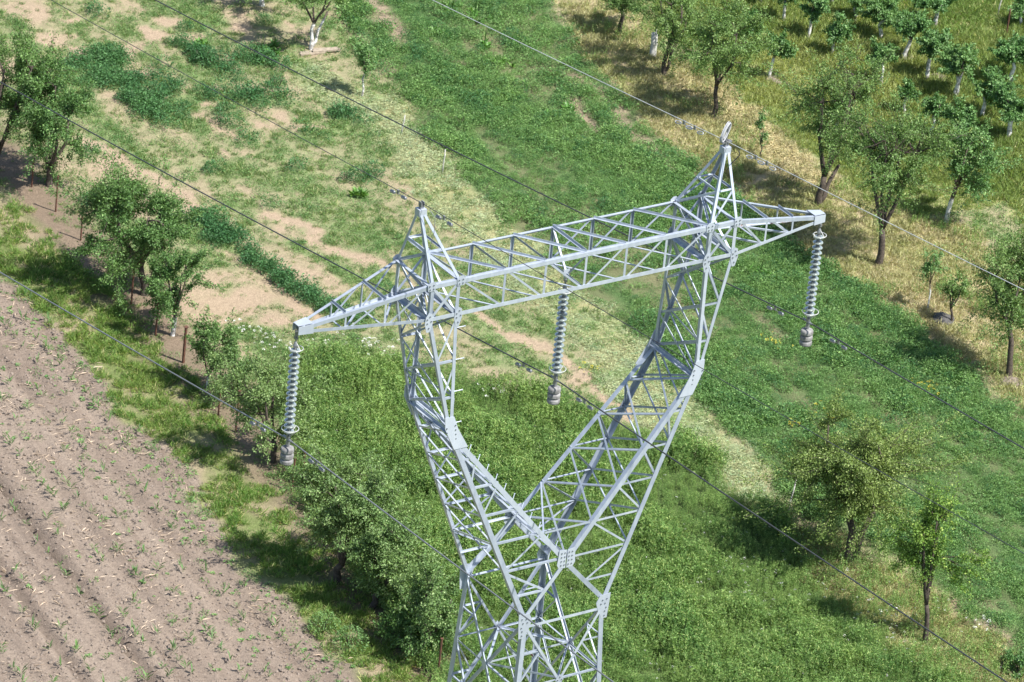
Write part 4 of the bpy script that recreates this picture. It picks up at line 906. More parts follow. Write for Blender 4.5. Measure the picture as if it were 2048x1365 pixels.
# weeds and crops among the sandy plots
P, r = candidates(34, 2)
g_ = GG(green, P); lu = GG(lush, P)
sandw = W_('sandy', P)
k = r.random(len(P)) < sandw * np.clip(g_ * 1.2 - .10, 0.03, 1) * (1 - .9 * GG(bare, P)) * (1 - lu) * (1 - .6 * GG(fence_shade, P))
Q = P[k]
scatter('low_weeds', [clump('low_weed', s, M['weed'], 42, .20, .16, .055, .026) for s in range(4)] + [tuft('grass_tuft', s, M['sandgrass'], 28, .15, .17, .018, .9) for s in range(2)], Q, r.uniform(.5, 1.15, len(Q)) * (.6 + .55 * g_[k]), r)
k = r.random(len(P)) < sandw * np.clip(lu, 0, 1)
Q = P[k]
scatter('row_crop', [clump('crop_plant', s, M['rowcrop'], 120, .28, .42, .065, .032) for s in range(4)], Q, r.uniform(.7, 1.5, len(Q)), r)
# tall meadow in front
P, r = candidates(34, 3)
k = r.random(len(P)) < W_('meadow', P) * (1 - .8 * GG(bare, P)); P = P[k]
hs = .95 + 1.0 * vnoise(P, 2.4, 17) + .9 * vnoise(P, .8, 18)
scatter('tall_meadow', [meadow_clump('meadow_plant', s, M['meadow']) for s in range(5)], P, np.clip(r.uniform(.75, 1.2, len(P)) * hs, .45, 1.5), r, .08)
# verge grass beside the ploughed field
P, r = candidates(42, 4)
k = r.random(len(P)) < W_('verge', P) * np.clip(.55 + 1.2 * vnoise(P, .9, 27) + .7 * vnoise(P, 2.5, 28), .05, 1); P = P[k]
scatter('verge_grass', [tuft('verge_tuft', s, M['grass'], 34, .16, .24, .019, .8) for s in range(4)] + [clump('verge_weed', 9, M['grass'], 40, .18, .2, .06, .028)], P, r.uniform(.5, 1.2, len(P)), r)
# orchard grass, dry grass, mown hay
P, r = candidates(40, 5)
k = r.random(len(P)) < W_('orchard', P) * np.clip(.8 + .6 * vnoise(P, 1.5, 37), .2, 1); P = P[k]
scatter('orchard_grass', [tuft('orchard_tuft', s, M['orchard_grass'], 30, .19, .30, .020, .8) for s in range(5)], P, r.uniform(.6, 1.25, len(P)) * np.clip(1 + .8 * vnoise(P, 4, 38), .5, 1.5), r)
P, r = candidates(40, 6)
k = r.random(len(P)) < (W_('dry', P) + .75 * W_('dryweed', P)) * np.clip(.75 + .8 * vnoise(P, 1.2, 47), .15, 1); P = P[k]
scatter('dry_grass', [tuft('dry_tuft', s, M['drygrass'], 30, .18, .20, .017, .8) for s in range(4)], P, r.uniform(.6, 1.2, len(P)), r, .2)
P, r = candidates(22, 7)
k = r.random(len(P)) < W_('dryweed', P) * .35 + W_('dry', P) * np.clip(fbm(P, 2.0, 49) + .0, 0, .5); P = P[k]
scatter('tall_weeds', [meadow_clump('tall_weed', 20 + s, M['meadow']) for s in range(3)], P, r.uniform(.5, 1.0, len(P)), r)
P, r = candidates(30, 8)
k = r.random(len(P)) < W_('mown', P) * (1 - .9 * GG(bare, P)) * np.clip(.68 + 1.0 * vnoise(P, 1.0, 57) + .8 * along(P, .7, 3.0, 58), .06, 1); P = P[k]
scatter('mown_hay', [mat_of_straw('hay_wisp', s, M['hay'], 60, .28, .14, .016) for s in range(4)] + [clump('hay_leaf', 5 + s, M['hay'], 50, .24, .10, .05, .022) for s in range(2)], P, r.uniform(.7, 1.2, len(P)), r)
P, r = candidates(16, 58)
k = r.random(len(P)) < W_('mown', P) * np.clip(.45 - 1.1 * vnoise(P, 1.0, 57) - .9 * along(P, .7, 3.0, 58), .03, 1); P = P[k]
scatter('regrowth', [clump('regrowth_plant', s, M['weed'], 50, .20, .16, .05, .022) for s in range(3)] + [tuft('regrowth_tuft', 4, M['sandgrass'], 30, .15, .18, .018, .8)], P, r.uniform(.5, 1.1, len(P)), r)
P, r = candidates(26, 9)
k = r.random(len(P)) < GG(hay2, P) * .9; P = P[k]
scatter('straw_swath', [mat_of_straw('straw_wisp', s, M['palehay'], 44, .28, .22, .018) for s in range(3)], P, r.uniform(.7, 1.2, len(P)), r)
# ploughed field: clods, maize stubble, weeds
P, r = candidates(70, 10)
k = r.random(len(P)) < W_('field', P) * np.clip(.6 + .8 * vnoise(P, .8, 63), .1, 1); P = P[k]
scatter('soil_clods', [clod_mesh('clod', s) for s in range(4)], P, r.uniform(.2, 1.0, len(P)) ** 1.5 * 1.5, r, .5)
P, r = candidates(9, 11)
k = r.random(len(P)) < W_('field', P) * np.clip(.22 + 1.1 * vnoise(P, 1.6, 67), .04, 1); P = P[k]
scatter('maize_stubble', [stick_mesh('old_stalk', s) for s in range(8)], P, r.uniform(.7, 1.7, len(P)), r, .08)
P, r = candidates(14, 12)
edge = np.exp(-np.clip(sdist(POLY['field'][0], P), 0, 9) / 1.4)
o_ = (P - V(*RO)) @ RN
rowp = np.exp(-((o_ / .7 - np.round(o_ / .7)) / .10) ** 2)
k = r.random(len(P)) < W_('field', P) * (np.clip(edge * 1.1, 0, .9) * .6 + rowp * .30 * np.clip(.45 + 2 * vnoise(P, 2.0, 72), 0, 1) + .012); P = P[k]
scatter('field_weeds', [rosette('field_weed', s, M['weed'], 12, .085, .045, .45) for s in range(3)] + [clump('field_weed_clump', s, M['weed'], 34, .15, .12, .05, .03) for s in range(2)], P, r.uniform(.6, 1.3, len(P)), r)
# flowers
def flowers(name, mat, spots, dens, seed, size):
    rng = np.random.default_rng(seed); A = []
    for (x, y, rx) in spots:
        n = int(dens * PI * rx * rx); A.append(np.column_stack([rng.normal(x, rx * .5, n), rng.normal(y, rx * .8, n)]))
    P = np.concatenate(A)
    ms = [rosette(name + '_head', s, mat, 7, size, size * .55, .5) for s in range(2)]
    scatter(name, ms, P, rng.uniform(.6, 1.2, len(P)), rng, .3, zoff=0.38)
flowers('white_flowers', M['whitepetal'], [(19.53, 44.26, 0.55), (19.78, 43.38, 0.6), (20.27, 42.59, 0.6), (19.42, 44.89, 0.4), (22.6, 41.96, 0.7), (22.93, 41.24, 0.7), (28.26, 20.22, 0.5), (30.3, 18.3, 0.5), (24.78, 37.38, 0.6), (21.09, 42.04, 0.6)], 14, 31, .055)
flowers('meadow_flowers', M['whitepetal'], [(24.96, 23.06, 4.5), (21.23, 23.09, 4.5), (25.86, 20.32, 3.0), (19.5, 36.0, 3.0), (22.16, 33.01, 3.0), (28.17, 18.28, 2.5)], 2.6, 35, .028)
flowers('yellow_flowers', M['yellowpetal'], [(28.49, 37.39, 0.35), (34.05, 32.0, 0.3), (33.89, 31.5, 0.3), (38.26, 31.86, 0.5), (32.51, 31.55, 0.3), (35.38, 36.6, 0.4)], 26, 32, .05)

# maize seedlings along the drill rows: things one can count
def seedling(seed):
    rng = np.random.default_rng(seed); n = 7
    a = rng.random() * PI + np.where(np.arange(n) % 2 == 0, 0, PI) + rng.normal(0, .4, n)
    h = np.linspace(.03, .16, n)
    P = np.stack([np.zeros(n), np.zeros(n), h], 1); D = np.stack([np.cos(a), np.sin(a), rng.uniform(.6, 1.6, n)], 1)
    return leaf_mesh('maize_seedling', P, D, np.stack([-np.cos(a), -np.sin(a), np.ones(n)], 1), rng.uniform(.16, .30, n), np.full(n, .034), M['corn'], rng, .2)
SEED = [seedling(s) for s in range(6)]
rng = np.random.default_rng(77)
cnt = 0
for (x, y) in [(12.52, 36.53), (10.9, 24.68), (6.24, 37.41), (10.08, 45.01), (8.33, 32.37), (12.4, 35.69), (6.47, 33.62), (7.9, 34.04), (8.9, 25.17), (6.7, 30.0), (7.1, 27.66), (8.23, 36.51), (8.39, 37.88), (10.44, 42.88), (12.51, 48.28), (9.21, 33.27), (4.46, 28.98), (10.64, 27.67), (8.74, 40.31), (9.12, 32.17), (4.48, 29.57), (11.09, 42.12), (2.25, 28.27), (4.82, 26.68), (9.2, 38.39), (4.39, 34.22), (7.77, 38.24), (8.28, 25.81), (11.07, 25.85), (10.13, 29.11), (13.98, 48.14), (10.69, 44.63), (6.96, 26.35), (9.54, 35.45), (8.85, 30.73), (6.21, 26.45), (2.74, 26.89), (7.1, 27.72), (14.21, 50.0), (9.72, 31.75), (8.39, 27.05), (12.58, 48.06), (10.9, 40.89), (9.3, 33.67), (5.76, 28.71), (10.49, 26.24), (6.81, 36.31), (9.1, 37.65), (12.48, 42.26), (6.26, 37.62), (10.58, 33.12), (5.06, 33.86), (10.22, 35.29), (4.22, 32.88), (7.12, 38.71), (7.85, 33.69), (3.59, 28.29), (10.9, 30.25), (6.0, 30.31), (14.23, 50.18), (11.38, 43.95), (6.53, 29.05), (8.09, 41.05), (9.8, 38.06), (10.64, 27.96), (11.71, 47.2), (13.41, 43.64), (8.56, 39.07), (12.73, 49.5), (8.73, 29.53), (9.72, 42.4), (6.97, 27.17), (13.29, 48.24), (2.38, 29.67), (10.56, 38.19), (2.48, 29.9), (2.23, 28.56), (11.95, 43.2), (8.25, 36.67), (8.89, 41.52), (9.05, 42.73), (10.01, 28.62), (12.51, 47.61), (6.58, 35.17), (8.35, 26.45), (8.43, 27.68), (12.16, 39.56), (6.48, 28.46), (12.35, 46.76), (4.24, 32.99), (10.72, 34.26), (8.94, 36.46), (9.4, 34.4), (13.03, 47.0), (4.58, 30.22), (6.4, 27.88), (6.43, 33.35), (12.43, 41.46), (11.51, 34.52), (6.09, 30.69), (10.98, 41.55), (6.59, 29.36), (6.34, 27.65), (7.78, 27.74), (8.42, 38.21), (11.66, 35.73), (12.98, 46.36), (12.5, 41.97), (10.92, 35.21), (8.14, 41.43), (12.28, 40.43), (2.11, 27.91), (11.85, 42.3), (2.86, 27.54), (11.31, 33.01), (8.63, 39.33), (8.14, 25.29), (8.67, 28.8), (7.31, 39.94), (12.66, 37.97), (3.76, 29.25), (6.6, 34.55), (12.97, 46.13), (4.37, 28.25), (6.17, 31.82), (6.29, 26.97), (12.7, 49.21), (11.24, 43.38), (8.27, 31.54), (9.86, 43.59), (12.9, 45.16), (10.78, 39.7), (12.95, 39.76), (8.56, 33.66), (6.74, 25.15), (12.47, 47.38), (5.88, 29.44), (4.05, 31.54), (5.88, 29.21), (5.01, 33.22), (9.0, 37.02), (7.48, 30.82), (8.45, 27.28), (2.06, 27.39), (11.2, 31.97), (6.49, 28.88), (10.94, 46.14), (5.48, 26.5), (10.53, 43.07), (7.17, 28.75), (10.18, 30.01), (10.35, 36.49), (8.96, 36.06), (12.66, 37.75), (6.75, 30.23), (7.32, 35.24), (12.23, 45.57), (13.28, 37.6), (8.79, 40.97), (8.35, 32.16), (6.47, 33.12), (12.34, 41.03), (10.82, 29.21), (11.11, 36.94), (12.56, 42.55), (12.69, 43.7), (13.91, 47.81), (7.82, 33.26), (14.18, 49.53), (10.45, 37.34), (8.57, 28.03), (10.36, 36.79), (8.35, 32.02), (8.81, 24.2), (12.7, 44.01), (7.85, 28.1), (10.94, 30.06), (13.27, 48.47), (10.91, 35.39), (9.05, 43.02), (6.94, 37.53), (6.91, 37.21), (12.67, 43.09), (2.51, 30.48), (10.69, 28.55), (8.91, 30.39), (10.87, 24.33), (5.6, 32.81), (12.95, 45.48), (9.17, 38.01), (12.88, 50.13), (11.07, 36.49), (10.91, 45.8), (6.09, 25.38), (8.37, 37.4), (3.89, 30.4), (13.15, 41.84), (9.21, 38.76), (10.73, 34.05), (10.13, 23.82), (10.09, 39.87), (8.39, 37.69), (6.18, 36.82), (12.91, 40.05), (4.39, 28.81), (12.77, 38.67), (9.9, 38.37), (8.91, 25.45), (8.57, 28.29), (9.94, 28.39), (1.64, 29.36), (12.78, 38.89), (8.52, 38.77), (3.91, 30.65), (8.8, 41.15), (5.06, 28.13), (6.95, 26.65), (9.83, 27.2), (3.51, 32.63), (7.6, 26.32), (10.37, 31.38), (10.53, 27.11), (9.81, 32.02), (10.98, 25.17), (10.79, 40.01), (10.36, 25.49), (4.18, 26.67), (2.24, 28.77), (7.47, 36.26), (4.22, 27.62)]:
    if cnt >= 230: break
    o = link('maize_seedling', SEED[rng.integers(6)], None, (x, y, gz(x, y)))
    o.rotation_euler = (rng.normal(0, .1), rng.normal(0, .1), rng.random() * 6.28); s = rng.uniform(.75, 1.25); o.scale = (s, s, s)
    tag(o, 'young maize seedling in the drill rows of the brown ploughed field', 'maize seedling', 'maize seedlings in the ploughed field'); cnt += 1

# ------------------------------------------------------------------ trees
def tree_meshes(seed, cx, cy, hz, rx, rz, tr, fork, nlobe, nleaf, leafm, L=.085, bare_frac=0.0, white=None, limbs=4, lobe_r=.34, ry=None, split=False, twist=.12, core=.3, extra=()):
    """trunk with limbs and twigs, crown of single leaves carried in lobes. cx, cy: crown centre off the trunk foot"""
    rng = np.random.default_rng(seed); rx = rx * 1.18; rz = rz * 1.12; nleaf = int(nleaf * 1.05); ry = ry or rx
    C = V(cx, cy, hz)
    tb = MB()
    F = V(cx * .35, cy * .35, fork) + np.append(rng.normal(0, .05, 2), 0)
    pts = [V(0, 0, -.12), V(0, 0, .04), V(cx * .08, cy * .08, fork * .35) + np.append(rng.normal(0, .03, 2), 0), V(cx * .2, cy * .2, fork * .7) + np.append(rng.normal(0, .04, 2), 0), F]
    tb.tube(pts, [tr * 1.5, tr * 1.15, tr, tr * .92, tr * .85], 8)
    if split:
        s0 = V(rx * .12, 0, .3); tb.tube([V(0, 0, .05), s0, V(rx * .2, .1, fork * .6), V(rx * .42, .1, fork * 1.25)], [tr * .9, tr * .8, tr * .7, tr * .5], 7)
    lobes = []
    tries = 0
    while len(lobes) < nlobe and tries < 4000:
        tries += 1
        d = rdir(rng, 1)[0]; rr = rng.uniform(core, .86)
        p = C + V(rx, ry, rz) * d * rr
        if p[2] < min(fork * .9 + .1, hz - rz * .35): continue
        if all(np.linalg.norm((p - q_) / V(rx, ry, rz)) > .95 / nlobe ** .42 for q_ in lobes): lobes.append(p)
    la = rng.random() * 6.28
    lims = []
    for i in range(limbs):
        a = la + i * 2 * PI / limbs + rng.normal(0, .25)
        e = C + V(rx * math.cos(a) * .38, ry * math.sin(a) * .38, rz * rng.uniform(-.05, .45))
        mid = F * .5 + e * .5 + V(math.cos(a) * rx * .10, math.sin(a) * ry * .10, 0) + rng.normal(0, twist * rx, 3) * .4
        tb.tube([F - EZ * .03, F * .75 + mid * .25 + rng.normal(0, .02, 3), mid, e], [tr * .72, tr * .6, tr * .5, tr * .25], 6)
        lims.append((mid, e))
    lims.append((F, F)); lobes += [V(*e) for e in extra]
    if not lobes: lobes = [C]
    LP = []; LD = []
    for j, q_ in enumerate(lobes):
        bare_l = rng.random() < bare_frac
        best = min(((np.linalg.norm(q_ - (m_ * (1 - t) + e * t)), m_ * (1 - t) + e * t) for (m_, e) in lims for t in (0, .3, .6, .9)), key=lambda x: x[0])
        s0 = best[1]; mid = (s0 + q_) / 2 + rng.normal(0, .06 * rx, 3) + EZ * .05 * rz
        tb.tube([s0, mid, q_], [tr * .3, tr * .2, tr * .11], 5)
        R_ = lobe_r * rng.uniform(.6, 1.45)
        nt = 9 if not bare_l else 16
        for k in range(nt):
            d = rdir(rng, 1, .35)[0]; e = q_ + d * V(rx, ry, rz) * R_ * rng.uniform(.6, 1.1)
            if k in (1, 4): d = nrm(nrm(q_ - C) * .9 + rdir(rng, 1, .5)[0] * .7); e = q_ + d * V(rx, ry, rz) * R_ * rng.uniform(1.25, 1.9)
            st = q_ if k % 3 else mid
            kk = (st + e) / 2 + rng.normal(0, .05 * rx, 3)
            tb.tube([st, kk, e], [tr * .09, tr * .06, tr * .03 + .002], 3, cap=False)
            if not bare_l or rng.random() < .2 or not LP: LP.append((st, kk, e)); LD.append(nrm(e - q_))
    LP = np.array(LP); LD = np.array(LD); nt = len(LP)
    i = rng.integers(0, nt, nleaf); t = rng.random(nleaf) ** .75
    a, b, c = LP[i, 0], LP[i, 1], LP[i, 2]
    t2 = t[:, None]; pos = (1 - t2) ** 2 * a + 2 * t2 * (1 - t2) * b + t2 ** 2 * c
    pos = pos + rng.normal(0, .032 * (rx + rz) / 2 + .025, (nleaf, 3)) * V(1, 1, .8)
    out = pos - C
    D = LD[i] * .5 + rdir(rng, nleaf) * .8 + np.stack([out[:, 0] * .2, out[:, 1] * .2, np.full(nleaf, -.1)], 1)
    N_ = rdir(rng, nleaf, .9) + out / (np.linalg.norm(out, axis=1)[:, None] + .1) * .5
    lm = leaf_mesh('leaves', pos, D, N_, L * rng.uniform(.65, 1.3, nleaf), L * .55 * rng.uniform(.7, 1.2, nleaf), leafm, rng)
    tm = tb.mesh('trunk', whitewash(white) if white else M['bark'], True)
    return tm, lm
def plant_tree(name, x, y, meshes, label, cat='tree', group=None, rot=0.0, sc=1.0):
    t = empty(name, (x, y, gz(x, y)), label, cat, group)
    t.rotation_euler = (0, 0, rot); t.scale = (sc, sc, sc)
    link('trunk', meshes[0], t); link('crown', meshes[1], t)
    return t
def dock_leaves(seed, R):
    """several rosettes of broad upright leaves growing together"""
    rng = np.random.default_rng(seed); k = 9; n = k * 9
    c = np.repeat(rng.normal(0, R * .42, (k, 2)), 9, 0); a = rng.random(n) * 2 * PI
    D = np.stack([np.cos(a), np.sin(a), rng.uniform(.5, 1.9, n)], 1)
    P = np.column_stack([c, rng.uniform(0, .06, n)])
    N_ = np.stack([-np.cos(a), -np.sin(a), np.full(n, .9)], 1) + rng.normal(0, .3, (n, 3))
    return leaf_mesh('leaves', P, D, N_, rng.uniform(.16, .34, n), rng.uniform(.07, .13, n), M['dock'], rng, .15)
